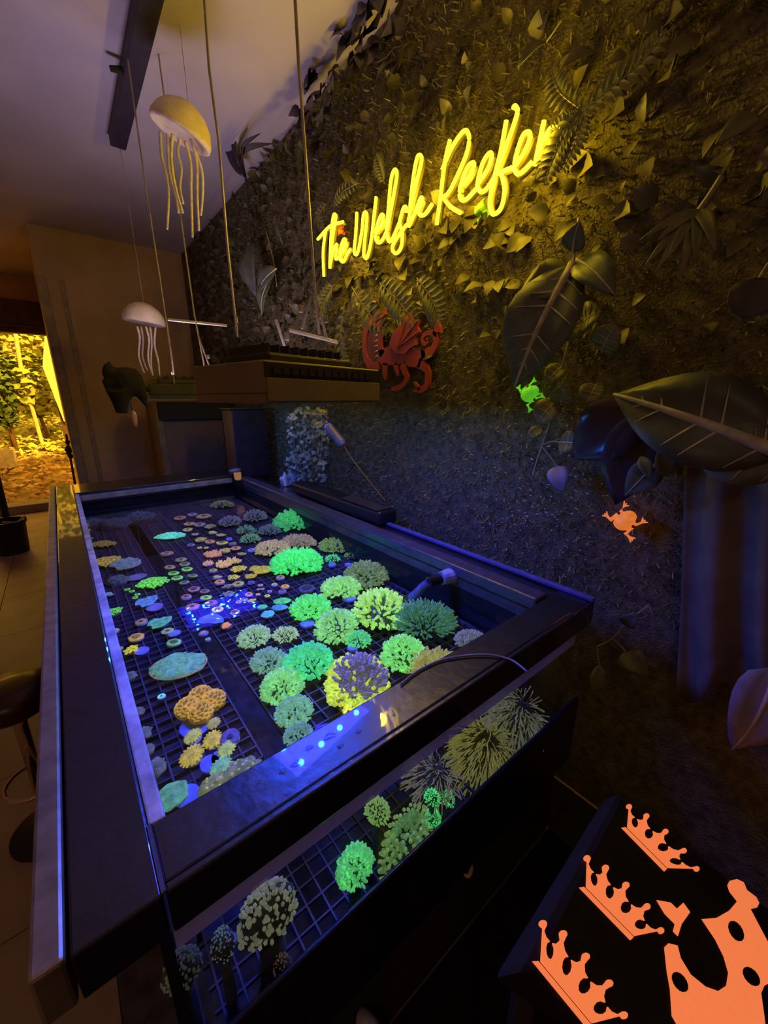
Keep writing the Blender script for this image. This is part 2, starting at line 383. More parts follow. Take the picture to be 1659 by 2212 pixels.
# ------------------------------------------------------------------ neon sign
m_neon = mat('yellow_neon', (1.0, 0.85, 0.1), emit=1.0, var=0.0)
_nt = m_neon.node_tree; _b = _nt.nodes['Principled BSDF']
_b.inputs['Emission Color'].default_value = (1.0, 0.70, 0.012, 1); _b.inputs['Emission Strength'].default_value = 4.5
m_neonbase = mat('neon_channel', (0.10, 0.075, 0.012), rough=0.4)
STROKES = [
 [(95, 835), (165, 760), (240, 735)], [(142, 780), (126, 900), (130, 1045)],
 [(165, 1000), (178, 850), (195, 730), (200, 700), (185, 700), (172, 800), (163, 1000)], [(165, 985), (185, 900), (203, 862), (204, 900), (196, 945), (215, 940)],
 [(215, 940), (240, 895), (256, 845), (243, 835), (226, 885), (222, 945), (242, 962), (265, 915), (283, 890)],
 [(318, 680), (312, 800), (303, 905), (322, 912), (345, 800), (356, 695), (372, 685), (374, 730), (362, 850), (358, 925), (376, 938), (398, 850), (415, 710), (428, 592)],
 [(428, 800), (458, 755), (470, 705), (458, 695), (440, 735), (425, 800), (432, 848), (458, 846), (490, 785)],
 [(490, 785), (528, 580), (546, 465), (532, 440), (512, 500), (496, 680), (488, 800), (503, 848), (527, 820)],
 [(527, 820), (560, 740), (582, 660), (598, 652), (598, 680)], [(570, 700), (562, 745), (576, 800), (570, 880), (542, 915), (520, 892), (535, 845), (600, 752)],
 [(608, 752), (640, 580), (682, 410), (684, 362), (662, 368), (640, 480), (622, 640), (614, 765)], [(618, 755), (650, 680), (680, 602), (692, 612), (670, 672), (680, 698), (710, 688), (748, 632)],
 [(848, 268), (818, 400), (793, 600), (772, 752)], [(803, 440), (860, 310), (928, 218), (956, 250), (946, 335), (900, 450), (842, 565), (803, 598)], [(812, 602), (852, 650), (908, 684)],
 [(915, 530), (962, 470), (986, 412), (972, 400), (944, 432), (908, 530), (906, 600), (940, 608), (1000, 545)],
 [(1000, 530), (1060, 440), (1086, 362), (1070, 346), (1034, 402), (1006, 510), (1018, 560), (1052, 552), (1105, 475)],
 [(1207, 95), (1216, 78), (1232, 105), (1212, 180), (1162, 320), (1120, 430)], [(1168, 160), (1138, 330), (1103, 470), (1074, 620), (1090, 690), (1135, 662), (1158, 570), (1148, 490), (1122, 440)],
 [(1120, 460), (1200, 428)], [(1200, 440), (1258, 360), (1302, 262), (1294, 226), (1260, 250), (1222, 370), (1217, 440), (1248, 460), (1315, 395)],
 [(1383, 160), (1362, 260), (1330, 415)], [(1336, 405), (1372, 285), (1420, 205), (1452, 205), (1470, 230)]]
XS = 1.085
sc0 = W(930, 470, X=XS)
sign = thing('neon_sign', 'glowing yellow script neon sign reading the Welsh Reefer on the planted wall', 'neon sign', (XS, sc0.y, 1.8))
for st in STROKES:
    path = smooth_path([W(650 + x / 2.633, 200 + y / 2.633, X=XS) for x, y in st], 5)
    g = MB().tube(path, 0.0058, 8).build('neon_tube', m_neon, sign, smooth=True)
    MB().tube([p + V((0.013, 0, -0.001)) for p in path], 0.0078, 6).build('backing_channel', m_neonbase, g, smooth=True)
for (px, py, pw) in ((735, 540, 1.6), (820, 490, 1.6), (900, 430, 1.5), (1000, 400, 1.3), (1080, 360, 1.2), (1160, 310, 1.1)):   # the tube's own glow
    pd = bpy.data.lights.new('neon_glow', 'POINT'); pd.energy = pw * 1.6; pd.color = (1.0, 0.66, 0.02); pd.shadow_soft_size = 0.03
    po = bpy.data.objects.new('neon_glow', pd); COL.objects.link(po); po.parent = sign; po.location = W(px, py, X=XS - 0.035) - V(sign.location)
for (px, py) in ((740, 530), (850, 450), (990, 400), (1150, 310)):
    a = W(px, py, X=XS + 0.012); MB().tube([a, V((XW, a.y, a.z))], 0.004, 8).build('stand_off', m_alu, sign)

# ------------------------------------------------------------------ corals
GREEN, LGREEN, YGREEN, PGREEN, TEAL, OLIVE = (0.05, 0.72, 0.10), (0.20, 0.70, 0.12), (0.42, 0.74, 0.05), (0.30, 0.50, 0.22), (0.12, 0.55, 0.32), (0.26, 0.36, 0.07)
CREAM, GOLD, YELLOW, ORANGE, SALMON, MAUVE = (0.55, 0.45, 0.20), (0.60, 0.36, 0.04), (0.72, 0.60, 0.04), (0.90, 0.30, 0.05), (0.45, 0.20, 0.12), (0.28, 0.20, 0.26)
LAV, BLUE, GREY, TURQ, NEON, TAN = (0.22, 0.20, 0.50), (0.10, 0.14, 0.85), (0.22, 0.24, 0.30), (0.12, 0.70, 0.42), (0.16, 0.85, 0.08), (0.48, 0.34, 0.16)
m_plug_w = mat('pale_frag_plug', (0.42, 0.40, 0.62), rough=0.7, var=0.3, scale=60)
m_plug_b = mat('blue_lit_plug', (0.30, 0.36, 0.90), rough=0.6, var=0.3, scale=60)
m_plug_d = mat('algae_covered_plug', (0.10, 0.08, 0.12), rough=0.8, var=0.4, scale=60)
m_skel = mat('coral_skeleton', (0.10, 0.11, 0.09), rough=0.9, var=0.4, scale=50)
CORALGROUP = 'corals in the tank'

def spot(px, py, w, h, z):
    """centre on the rack and size in metres of a coral seen w by h pixels wide"""
    p = W(px, py + 0.18 * h, Z=z)
    return p, px2m(w, p) / 2
def tentacle_coral(px, py, w, h, col, label, e=0.34, n=None, tall=0.64, length=0.36, thick=1.0, z=ZK, tipcol=None, core=None, y=None, droop=0.0, name='euphyllia_coral', plug=None, amb=None, hole=2.0, flow=None):
    rg = random.Random(int(px * 7 + py))
    if y is None: p, r = spot(px, py, w * 1.12, h, z); h = h * 1.1
    else:
        q = W(px, py + 0.45 * h, Y=y); p = V((q.x, q.y, max(z, q.z - 0.0))); r = px2m(w, p) / 2
    # the depth extent follows from the seen height at this angle
    ry = max(0.45 * r, min(1.5 * r, px2m(h, p) / 2 * 1.38))
    if y is not None: ry = min(ry, max(0.018, (y - 0.392) / 1.2))
    hz = tall * (r + ry) / 2
    if y is not None: hz = max(0.02, (W(px, py - 0.42 * h, Y=y).z - p.z) / 1.05)
    t = thing(name, label, 'coral', (p.x, p.y, p.z), CORALGROUP)
    rot = Matrix.Translation(p) @ Matrix.Rotation(0 if y is not None else -YAW + rg.uniform(-0.2, 0.2), 4, 'Z')
    prof = [(0.35 * r, 0.0), (0.42 * r, 0.2 * hz), (0.75 * r, 0.35 * hz), (0.72 * r, 0.62 * hz), (0.4 * r, 0.8 * hz), (0.05 * r, 0.85 * hz)]
    MB().lathe(prof, 14, rot, 1.0, ry / r, 0.06, 5, rg).build('base', core or m_skel, t, smooth=True)
    if y is not None and p.z > ZFL + 0.004:
        MB().lathe([(0.4 * r + 0.012, ZFL), (0.42 * r, ZFL + 0.3 * (p.z - ZFL)), (0.34 * r, p.z + 0.004)], 10, Matrix.Translation((p.x, p.y, 0)), 1, min(1, 1.1 * ry / r), 0.15, 3, rg).build('rock_pillar', m_skel, t, smooth=True)
    n = n or int(max(50, min(420, 3.4 * w * h / 34)))
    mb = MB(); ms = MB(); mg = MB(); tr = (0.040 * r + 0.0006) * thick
    for i in range(n):
        zz = 1 - 1.08 * (i + 0.5) / n; a = i * 2.39996 + rg.uniform(-0.25, 0.25)
        rr = math.sqrt(max(0, 1 - zz * zz))
        d = V((rr * math.cos(a), rr * math.sin(a), zz))
        b0 = V((d.x * r * 0.62, d.y * ry * 0.62, hz * 0.35 + d.z * hz * 0.48))
        dd = (V((d.x, d.y * ry / r, d.z * 0.75 + 0.18 - droop * rr)) + V((rg.uniform(-1, 1), rg.uniform(-1, 1), rg.uniform(-0.5, 0.7))) * 0.30).normalized()
        L = length * r * rg.uniform(0.75, 1.25)
        bend = V((rg.uniform(-1, 1), rg.uniform(-1, 1), -0.3)) * 0.16 * L
        if flow is not None: dd = (dd + V(flow) * rg.uniform(0.5, 1.3)).normalized(); bend = V((rg.uniform(-1, 1), rg.uniform(-0.4, 0.4), 0.5)) * 0.34 * L
        b1 = b0 + dd * L * 0.55 + bend; b2 = b0 + dd * L + bend * 0.4; b3 = b2 + dd * tr * 0.9
        bm_ = b0.lerp(b1, 0.7)
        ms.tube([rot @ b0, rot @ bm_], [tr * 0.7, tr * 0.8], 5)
        (mg if zz + 0.25 * d.x > hole and rg.random() < 0.9 else mb).tube([rot @ q for q in (bm_, b1.lerp(b2, 0.4), b2, b3)], [tr * 0.8, tr * 0.95, tr * 1.2, tr * 0.5], 5)
    ms.build('stalks', fluo(tuple(x * 0.35 for x in col), e * 0.35), t, smooth=True, kind='stuff')  # darker stems as in life, also painting shade between the tentacles
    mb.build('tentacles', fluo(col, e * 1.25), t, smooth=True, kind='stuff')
    if mg.v: mg.build('inner_tentacles', mat('grey_inner_tentacle', (0.34, 0.32, 0.36), rough=0.7, var=0.4, scale=60, emit=0.16), t, smooth=True, kind='stuff')
    if tipcol is not None:
        mb2 = MB()
        for i in range(n // 2):
            zz = 0.75 - 0.9 * (i + 0.5) / (n // 2); a = i * 2.39996 + 1
            rr = math.sqrt(max(0, 1 - zz * zz)); d = V((rr * math.cos(a), rr * math.sin(a), zz))
            b0 = V((d.x * r * 0.9, d.y * ry * 0.9, hz * 0.35 + d.z * hz * 0.75)); b1 = b0 + V((d.x, d.y, d.z * 0.5)) * length * r * 0.5
            mb2.tube([rot @ b0, rot @ b0.lerp(b1, 0.6), rot @ b1], [tr * 0.9, tr * 1.2, tr * 0.6], 5)
        mb2.build('tentacle_tips', fluo(tipcol, e), t, smooth=True, kind='stuff')
    if plug is not None:
        dx, dy, sc = plug
        q = W(px + dx, py + dy, Z=p.z + 0.002); MB().lathe([(sc * r * 0.6, 0), (sc * r, 0.004), (sc * r, 0.010), (sc * 0.9 * r, 0.012)], 12, Matrix.Translation((q.x, q.y, p.z))).build('frag_plug', m_plug_b, t)
    return t

def frag(px, py, w, h, col, label, kind='disc', e=0.3, plug='w', ring=None, z=ZK, name='frag_coral', group=None, lift=0.008, plugoff=None):
    """small coral glued on a round plug"""
    rg = random.Random(int(px * 13 + py * 3))
    p, r = spot(px, py, w, h, z)
    r = max(r, 0.005)
    ry = max(0.5 * r, min(1.3 * r, px2m(h, p) / 2 * 1.45))
    t = thing(name, label, 'coral', (p.x, p.y, p.z), group or CORALGROUP)
    T = Matrix.Translation(p); R = T @ Matrix.Rotation(-YAW + rg.uniform(-0.3, 0.3), 4, 'Z')
    pm = {'w': m_plug_w, 'b': m_plug_b, 'd': m_plug_d}.get(plug)
    if pm:
        o = V((0, 0, 0)) if not plugoff else W(px + plugoff[0], py + plugoff[1], Z=p.z) - W(px, py, Z=p.z)
        pr = min(r, 0.010 + 0.38 * r)
        MB().lathe([(0.45 * pr, 0), (0.5 * pr, 0.3 * lift), (1.02 * pr, 0.45 * lift), (1.05 * pr, 0.9 * lift), (0.95 * pr, lift)], 14, Matrix.Translation(p + o) @ Matrix.Diagonal((1, ry / r, 1, 1))).build('frag_plug', pm, t, smooth=False)
    S = ry / r; Z0 = lift
    M1 = fluo(col, e)
    if kind in ('disc', 'ring'):
        k = rg.choice((5, 6, 7, 9))
        prof = [(0.5 * r, Z0 - 0.001), (0.86 * r, Z0 + 0.10 * r), (0.92 * r, Z0 + 0.2 * r), (0.78 * r, Z0 + 0.30 * r), (0.45 * r, Z0 + 0.26 * r), (0.2 * r, Z0 + 0.20 * r)]
        MB().lathe(prof, 20, R, 1, S, 0.06, k, rg).build('polyp', M1, t, smooth=True)
        c2 = ring if ring is not None else tuple(x * 0.35 for x in col)
        MB().lathe([(0.30 * r if kind == 'disc' else 0.52 * r, Z0 + 0.18 * r), (0.28 * r if kind == 'disc' else 0.5 * r, Z0 + 0.31 * r), (0.10 * r, Z0 + 0.33 * r), (0.02 * r, Z0 + 0.30 * r)], 12, R, 1, S).build('mouth', fluo(c2, e * 0.5, 'm'), t, smooth=True)
    elif kind == 'flower':
        mb = MB()
        for ring_i, (rr, nn, zz) in enumerate(((0.84, 18, 0.16), (0.62, 14, 0.26), (0.38, 9, 0.33))):
            for i in range(nn):
                a = 2 * math.pi * (i + 0.5 * ring_i) / nn + rg.uniform(-0.08, 0.08)
                d = V((math.cos(a), S * math.sin(a), 0))
                mb.tube([R @ (d * (rr - 0.42) * r + V((0, 0, Z0 + (zz + 0.02) * r))), R @ (d * (rr - 0.1) * r + V((0, 0, Z0 + (zz + 0.05) * r))), R @ (d * (rr + 0.14) * r + V((0, 0, Z0 + (zz - 0.04) * r)))], [0.06 * r, 0.14 * r, 0.08 * r], 6)
        mb.build('tentacles', M1, t, smooth=True, kind='stuff')
        MB().lathe([(0.75 * r, Z0), (0.8 * r, Z0 + 0.08 * r), (0.5 * r, Z0 + 0.2 * r), (0.1 * r, Z0 + 0.3 * r)], 18, R, 1, S).build('disc', fluo(tuple(x * 0.55 for x in col), e * 0.7), t, smooth=True)
        MB().blob(R @ V((0, 0, Z0 + 0.34 * r)), 0.13 * r, 1, 0.1).build('mouth', fluo(tuple(min(1, x * 1.25) for x in col), e), t, smooth=True)
    elif kind == 'cluster':
        n = max(5, min(26, int(w * h / 45)))
        for i in range(n):
            a = i * 2.4; q = math.sqrt((i + 0.4) / n) * 0.85
            c = R @ V((q * r * math.cos(a), q * r * S * math.sin(a), Z0 + 0.32 * r * (1 - q)))
            s_ = r * (0.95 / math.sqrt(n)) * rg.uniform(0.85, 1.15)
            pl = MB().lathe([(0.3 * s_, -0.3 * s_), (0.45 * s_, 0.1 * s_), (0.95 * s_, 0.35 * s_), (1.0 * s_, 0.5 * s_), (0.7 * s_, 0.58 * s_), (0.45 * s_, 0.45 * s_)], 10, Matrix.Translation(c)).build('polyp', M1, t, smooth=True)
            MB().lathe([(0.40 * s_, 0.45 * s_), (0.3 * s_, 0.52 * s_), (0.05 * s_, 0.56 * s_)], 7, Matrix.Translation(c)).build('mouth', fluo(tuple(x * 0.35 for x in col), e * 0.5, 'm'), pl)
    elif kind == 'branch':
        mb = MB(); n = max(8, min(46, int(w * h / 16)))
        for i in range(n):
            a = i * 2.4; q = math.sqrt((i + 0.4) / n) * 0.95
            b = V((q * r * math.cos(a), q * r * S * math.sin(a), Z0)); L = r * rg.uniform(0.3, 0.55)
            mb.tube([R @ b, R @ (b + V((rg.uniform(-.1, .1) * r, rg.uniform(-.1, .1) * r, L * 0.7))), R @ (b + V((rg.uniform(-.15, .15) * r, rg.uniform(-.15, .15) * r, L)))], [0.09 * r, 0.10 * r, 0.045 * r], 6)
        mb.build('branches', M1, t, smooth=True, kind='stuff')
    elif kind == 'brain':
        for i in range(4):
            a = i * 1.57 + 0.5; c = R @ V((0.48 * r * math.cos(a), 0.48 * r * S * math.sin(a), Z0 + 0.18 * r))
            lobe = MB().blob(c, (0.48 * r, 0.48 * r * S, 0.34 * r), i + px, 0.22, 3.0, 3).build('lobe', fluo(tuple(x * 0.45 for x in col), e * 0.6), t, smooth=True)
            mb = MB()
            for k in range(46):
                zz = 1 - 0.95 * (k + 0.5) / 46; aa = k * 2.4; rr = math.sqrt(1 - zz * zz)
                q = c + V((rr * math.cos(aa) * 0.48 * r, rr * math.sin(aa) * 0.48 * r * S, zz * 0.36 * r)); tn = V((-math.sin(aa), math.cos(aa), rg.uniform(-.3, .3))) * 0.10 * r
                mb.tube([q - tn, q + V((0, 0, 0.03 * r)), q + tn], [0.028 * r, 0.05 * r, 0.028 * r], 5)
            mb.build('ridges', M1, lobe, smooth=True, kind='stuff')
    elif kind == 'plate':
        vs = []; fs = []; nr, na = 9, 40
        for i in range(nr):
            q = i / (nr - 1)
            for k in range(na):
                a = 2 * math.pi * k / na
                rr = q * (1 + 0.05 * math.sin(5 * a + px) * q + 0.03 * math.sin(11 * a))
                zz = Z0 + 0.10 * r + 0.22 * r * (1 - q * q) + 0.10 * r * noise.noise(V((rr * math.cos(a) * 3, rr * math.sin(a) * 3, px)))
                vs.append(R @ V((rr * r * math.cos(a), rr * r * S * math.sin(a), zz)))
        for i in range(nr - 1):
            for k in range(na): fs.append((i * na + k, i * na + (k + 1) % na, (i + 1) * na + (k + 1) % na, (i + 1) * na + k))
        lo = len(vs)
        vs += [R @ V((0.4 * r * math.cos(2 * math.pi * k / na), 0.4 * r * S * math.sin(2 * math.pi * k / na), Z0 - 0.002)) for k in range(na)]
        for k in range(na): fs.append(((nr - 1) * na + k, (nr - 1) * na + (k + 1) % na, lo + (k + 1) % na, lo + k))
        MB().add(vs, fs).build('plate', M1, t, smooth=True)
        mb = MB()
        for k in range(int(min(150, w * h / 20))):
            q = math.sqrt(rg.random()) * 0.93; a = rg.random() * 6.28; zz = Z0 + 0.10 * r + 0.22 * r * (1 - q * q)
            mb.blob(R @ V((q * r * math.cos(a), q * r * S * math.sin(a), zz)), (0.05 * r, 0.035 * r, 0.05 * r), k, 0.1, 1, 1)
        mb.build('bumps', fluo(tuple(min(1, x * 1.15) for x in col), e), t, smooth=True, kind='stuff')
        if ring is not None:
            MB().tube([R @ V((0.99 * r * math.cos(a), 0.99 * r * S * math.sin(a), Z0 + 0.09 * r)) for a in [0.3 + x * 0.1 for x in range(-42, 6)]], 0.028 * r, 6).build('growing_edge', fluo(ring, e * 0.8), t, smooth=True)
    elif kind == 'chalice':
        for i in range(max(3, min(7, int(w / 9)))):
            a = i * 2.4; q = 0.45 * math.sqrt((i + 0.2) / 5); c = V((q * r * math.cos(a), q * r * S * math.sin(a), Z0 + 0.03 * r * i))
            vs = [R @ (c + V((0, 0, 0)))]; na = 14
            for (qq, zz) in ((0.3, 0.05), (0.55, 0.14)):
                for k in range(na):
                    b = 2 * math.pi * k / na; rw = qq * r * (1 + 0.14 * math.sin(4 * b + i))
                    vs.append(R @ (c + V((rw * math.cos(b), rw * S * math.sin(b), zz * r + 0.05 * r * math.sin(5 * b + i)))))
            fs = [(0, 1 + k, 1 + (k + 1) % na) for k in range(na)] + [(1 + k, 1 + na + k, 1 + na + (k + 1) % na, 1 + (k + 1) % na) for k in range(na)]
            o = MB().add(vs, fs).build('frill', M1, t, smooth=True); sm = o.modifiers.new('thick', 'SOLIDIFY'); sm.thickness = 0.06 * r
    elif kind == 'rock':
        MB().blob(R @ V((0, 0, 0.28 * r)), (r, r * S, 0.5 * r), px, 0.45, 2.2, 3).build('body', mat('encrusted_rock_%d_%d_%d' % tuple(int(x * 100) for x in col), col, rough=0.85, var=0.5, scale=60, bump=0.5, emit=e * 0.25), t, smooth=True)
        mb = MB()
        for k in range(22):
            zz = 1 - 0.9 * (k + 0.5) / 22; aa = k * 2.4; rr = math.sqrt(1 - zz * zz)
            mb.blob(R @ V((rr * math.cos(aa) * 0.92 * r, rr * math.sin(aa) * 0.92 * r * S, 0.28 * r + zz * 0.5 * r)), 0.09 * r, k, 0.2, 2, 1)
        mb.build('knobs', fluo(tuple(min(1, x * 1.2) for x in col), e * 0.4), t, smooth=True, kind='stuff')
    return t

TC = tentacle_coral
TC(643, 1133, 90, 50, (0.05, 0.52, 0.13), 'green hammer coral nearest the far end of the weir rail', e=0.26)
TC(643, 1222, 98, 62, GREEN, 'bright green bushy coral below the two cream corals', e=0.42)
TC(590, 1190, 74, 40, CREAM, 'cream branching coral left of the other cream one', e=0.22, length=0.25)
TC(645, 1178, 78, 28, (0.42, 0.34, 0.18), 'tan cream coral just above the bright green bushy coral', e=0.18, length=0.25)
TC(724, 1184, 72, 38, (0.20, 0.36, 0.06), 'olive coral close to the dark weir wall', e=0.2, length=0.25)
TC(718, 1209, 30, 24, (0.08, 0.62, 0.16), 'tiny green coral on a blue plug beneath the olive coral', e=0.35, plug=(0, 14, 0.5))
TC(758, 1203, 28, 14, (0.20, 0.40, 0.05), 'tiny olive coral beside the dark weir wall', e=0.2)
TC(790, 1245, 84, 60, (0.24, 0.36, 0.08), 'brownish olive coral drooping against the weir wall', e=0.17, plug=(-38, -22, 0.18), droop=0.3)
TC(737, 1275, 76, 46, (0.28, 0.66, 0.12), 'light green coral with a long blue plug under it', e=0.34, plug=(18, 20, 0.36))
TC(672, 1317, 78, 57, (0.10, 0.70, 0.10), 'green coral overlapping the tall pale green cluster', e=0.38, plug=(-8, 34, 0.35))
TC(726, 1352, 80, 88, (0.26, 0.64, 0.14), 'tall pale green cluster at the middle of the wide rack', e=0.32)
TC(762, 1334, 34, 42, (0.16, 0.46, 0.18), 'small dull green coral tucked right of the pale green cluster', e=0.22)
TC(822, 1318, 106, 106, (0.36, 0.72, 0.10), 'large yellow green coral left of the water outlet', e=0.38, n=240)
TC(915, 1350, 112, 58, (0.08, 0.30, 0.11), 'soft dim green coral under the water outlet', e=0.16, length=0.5, thick=0.6)
TC(774, 1384, 50, 38, (0.10, 0.60, 0.15), 'small round green coral with a blue plug above the yellow torch coral', e=0.33, plug=(-12, 20, 0.42))
TC(870, 1412, 84, 82, (0.20, 0.66, 0.12), 'bright green coral right of the yellow torch coral', e=0.36)
TC(772, 1472, 132, 126, (0.55, 0.72, 0.05), 'biggest torch coral with yellow tips and a grey centre', e=0.42, n=460, hole=0.55, core=mat('grey_torch_flesh', (0.30, 0.28, 0.33), rough=0.8, var=0.4, scale=40, emit=0.15), length=0.30, name='torch_coral')
TC(667, 1432, 95, 74, (0.06, 0.60, 0.18), 'emerald coral left of the yellow torch coral', e=0.36)
TC(550, 1377, 60, 52, PGREEN, 'pale green tufted coral, left of a matching pair', e=0.34, thick=0.9)
TC(617, 1374, 50, 32, (0.34, 0.50, 0.20), 'pale green tufted coral with an orange side, right of a matching pair', e=0.34, thick=0.9)
TC(580, 1430, 68, 50, (0.20, 0.42, 0.24), 'dusky green tufted coral below the matching pale pair', e=0.28, thick=0.9)
TC(611, 1482, 80, 74, (0.22, 0.62, 0.16), 'light green coral below the emerald coral', e=0.36)
TC(636, 1537, 74, 62, (0.18, 0.46, 0.24), 'pale teal coral second from the wet front rim', e=0.32, length=0.3)
TC(645, 1588, 54, 44, (0.16, 0.38, 0.28), 'pale teal coral touching the wet front rim', e=0.28)
TC(940, 1446, 84, 40, (0.42, 0.40, 0.08), 'yellow spiky anemone peeping over the front rim', e=0.24, length=0.6, thick=0.8, name='anemone')
TC(1015, 1384, 72, 44, (0.26, 0.27, 0.22), 'grey encrusted coral in the front right tank corner', e=0.14, length=0.2)
TC(541, 1167, 38, 26, (0.16, 0.40, 0.20), 'soft green coral left of the cream corals', e=0.2)
TC(532, 1149, 38, 20, (0.15, 0.36, 0.22), 'faint green coral below the grey lavender coral', e=0.15)
TC(498, 1129, 50, 38, (0.20, 0.19, 0.25), 'grey lavender coral at the far centre', e=0.12, length=0.2)
TC(552, 1119, 46, 34, (0.18, 0.20, 0.24), 'grey feathery coral right of the grey lavender one', e=0.12)
TC(583, 1150, 44, 26, (0.15, 0.24, 0.26), 'bluish grey coral touching the far green hammer coral', e=0.13)
TC(481, 1095, 50, 18, (0.22, 0.27, 0.09), 'low olive coral strip near the far tank end', e=0.13, length=0.2)

F = frag
F(369, 1160, 63, 25, TURQ, 'turquoise wavy disc coral alone on the far left rack', 'plate', e=0.5, plug='d', name='chalice_coral')
F(226, 1178, 54, 20, (0.36, 0.27, 0.06), 'dull gold coral above the larger gold one by the left ledge', 'cluster', e=0.18, plug='d')
F(233, 1213, 66, 40, (0.52, 0.38, 0.06), 'larger mottled gold coral by the left ledge', 'cluster', e=0.28, plug='d')
F(275, 1222, 68, 38, (0.20, 0.28, 0.36), 'blue grey layered coral beside the gold coral', 'chalice', e=0.2, plug='w', plugoff=(20, 20))
F(256, 1256, 42, 20, (0.20, 0.22, 0.22), 'small dark grey coral below the blue grey layered one', 'rock', e=0.2, plug=None)
F(333, 1260, 68, 38, NEON, 'neon green button polyp colony above the blue chalice', 'cluster', e=0.5, plug='d', name='zoanthid_colony')
for i, (x, y_) in enumerate(((276, 1277), (286, 1281), (298, 1288), (293, 1295))):
    F(x, y_, 13, 8, NEON, ['first of four tiny neon green ring polyps counted from the left ledge', 'second of four tiny neon green ring polyps counted from the left ledge', 'tiny neon green ring polyp nearest the blue chalice', 'lowest of four tiny neon green ring polyps by the blue chalice'][i], 'ring', e=0.45, plug=None, group='four tiny green ring polyps', name='ring_polyp')
F(320, 1300, 48, 38, (0.10, 0.26, 0.52), 'blue layered chalice coral under the neon green colony', 'chalice', e=0.35, plug='w', plugoff=(14, 8))
F(237, 1287, 30, 13, (0.20, 0.36, 0.50), 'small light blue coral against the left ledge', 'chalice', e=0.25, plug='d')
F(246, 1322, 34, 36, NEON, 'neon green curled coral against the left ledge', 'cluster', e=0.45, plug='d')
F(306, 1346, 25, 19, (0.40, 0.28, 0.14), 'small tan coral left of the frilly teal one', 'disc', e=0.25)
F(348, 1346, 50, 38, (0.10, 0.44, 0.24), 'frilly teal green coral on the narrow rack', 'chalice', e=0.35, plug='d')
F(250, 1366, 17, 19, (0.45, 0.46, 0.22), 'pale yellow coral nub at the left ledge above the gold discs', 'disc', e=0.25, plug='d')
F(296, 1380, 34, 22, GOLD, 'gold swirled disc coral above the bright yellow one', 'ring', e=0.42, ring=(0.40, 0.26, 0.04))
F(285, 1406, 30, 24, (0.85, 0.66, 0.02), 'bright yellow coral half covering a grey plug', 'cluster', e=0.5, plug='w', plugoff=(22, 0))
F(258, 1405, 16, 21, (0.48, 0.40, 0.05), 'dark yellow nub by the left ledge beside the bright yellow coral', 'disc', e=0.25, plug='d')
F(363, 1367, 28, 18, (0.32, 0.48, 0.20), 'pale green wedge coral with a purple shard', 'disc', e=0.28, plug='w', plugoff=(14, 2))
F(377, 1392, 34, 19, (0.20, 0.50, 0.14), 'oval green ring coral just above the large plate coral', 'ring', e=0.38, plug='b')
F(388, 1436, 112, 62, (0.14, 0.40, 0.20), 'large green teal plate coral with a pink edge on the narrow rack', 'plate', e=0.36, plug='d', ring=(0.5, 0.26, 0.18), name='plate_coral')
F(362, 1199, 30, 12, (0.40, 0.22, 0.10), 'brown orange disc with a violet dot below the turquoise coral', 'disc', e=0.25, ring=(0.15, 0.08, 0.8))
F(392, 1212, 26, 15, (0.34, 0.32, 0.16), 'olive tan disc, topmost of the left ring polyps', 'disc', e=0.24, plug='d')
F(400, 1222, 26, 14, (0.34, 0.36, 0.18), 'tan green ring disc under the olive tan disc', 'ring', e=0.24, plug='d')
F(368, 1229, 28, 13, (0.40, 0.30, 0.16), 'tan flat disc left of the green ring discs', 'disc', e=0.25, plug='d')
F(376, 1242, 26, 13, (0.18, 0.70, 0.10), 'bright green ring disc touching the neon green colony', 'ring', e=0.42, plug='d')
F(405, 1233, 27, 14, (0.22, 0.78, 0.12), 'bright green ring disc, uppermost of the bright green ones', 'ring', e=0.42, plug='d')
F(384, 1252, 26, 14, (0.20, 0.78, 0.12), 'bright green ring disc, lowest of the bright green ones', 'ring', e=0.42, plug='d')
F(417, 1248, 26, 9, (0.22, 0.42, 0.18), 'dull green diamond ring right of the bright green discs', 'ring', e=0.26, plug='d')
F(399, 1262, 22, 11, (0.24, 0.40, 0.18), 'dull green ring below the bright green discs', 'ring', e=0.25, plug='d')
F(413, 1180, 18, 8, (0.28, 0.24, 0.36), 'lavender dot right of the turquoise coral', 'disc', e=0.2)
F(436, 1523, 104, 74, (0.68, 0.40, 0.04), 'large golden folded brain coral on the narrow rack', 'brain', e=0.40, plug='b', plugoff=(-12, 34), name='brain_coral')
F(463, 1566, 28, 24, (0.48, 0.46, 0.12), 'faded yellow flower polyp under the golden brain coral', 'flower', e=0.3, plug=None)
F(418, 1593, 34, 30, (0.52, 0.54, 0.10), 'lime yellow flower polyp, leftmost of the flower group', 'flower', e=0.36)
F(461, 1599, 40, 40, (0.66, 0.52, 0.05), 'golden flower polyp in the middle of the flower group', 'flower', e=0.36)
F(416, 1634, 48, 42, (0.64, 0.50, 0.05), 'biggest golden flower polyp, lowest on the left', 'flower', e=0.36)
F(491, 1620, 38, 33, (0.46, 0.58, 0.14), 'lime green flower polyp, rightmost of the flower group', 'flower', e=0.36, plug='b', plugoff=(-14, 18))
F(479, 1659, 44, 36, (0.20, 0.54, 0.26), 'mint green flower polyp near the front rim', 'flower', e=0.36, plug='b', plugoff=(-24, -10))
F(498, 1596, 44, 36, (0.12, 0.09, 0.28), 'dark violet disc behind the lime green flower polyp', 'disc', e=0.2, plug='w')
F(372, 1720, 66, 50, (0.12, 0.42, 0.18), 'rough green coral on a blue plug in the front left tank corner', 'plate', e=0.32, plug='b', plugoff=(32, -4))
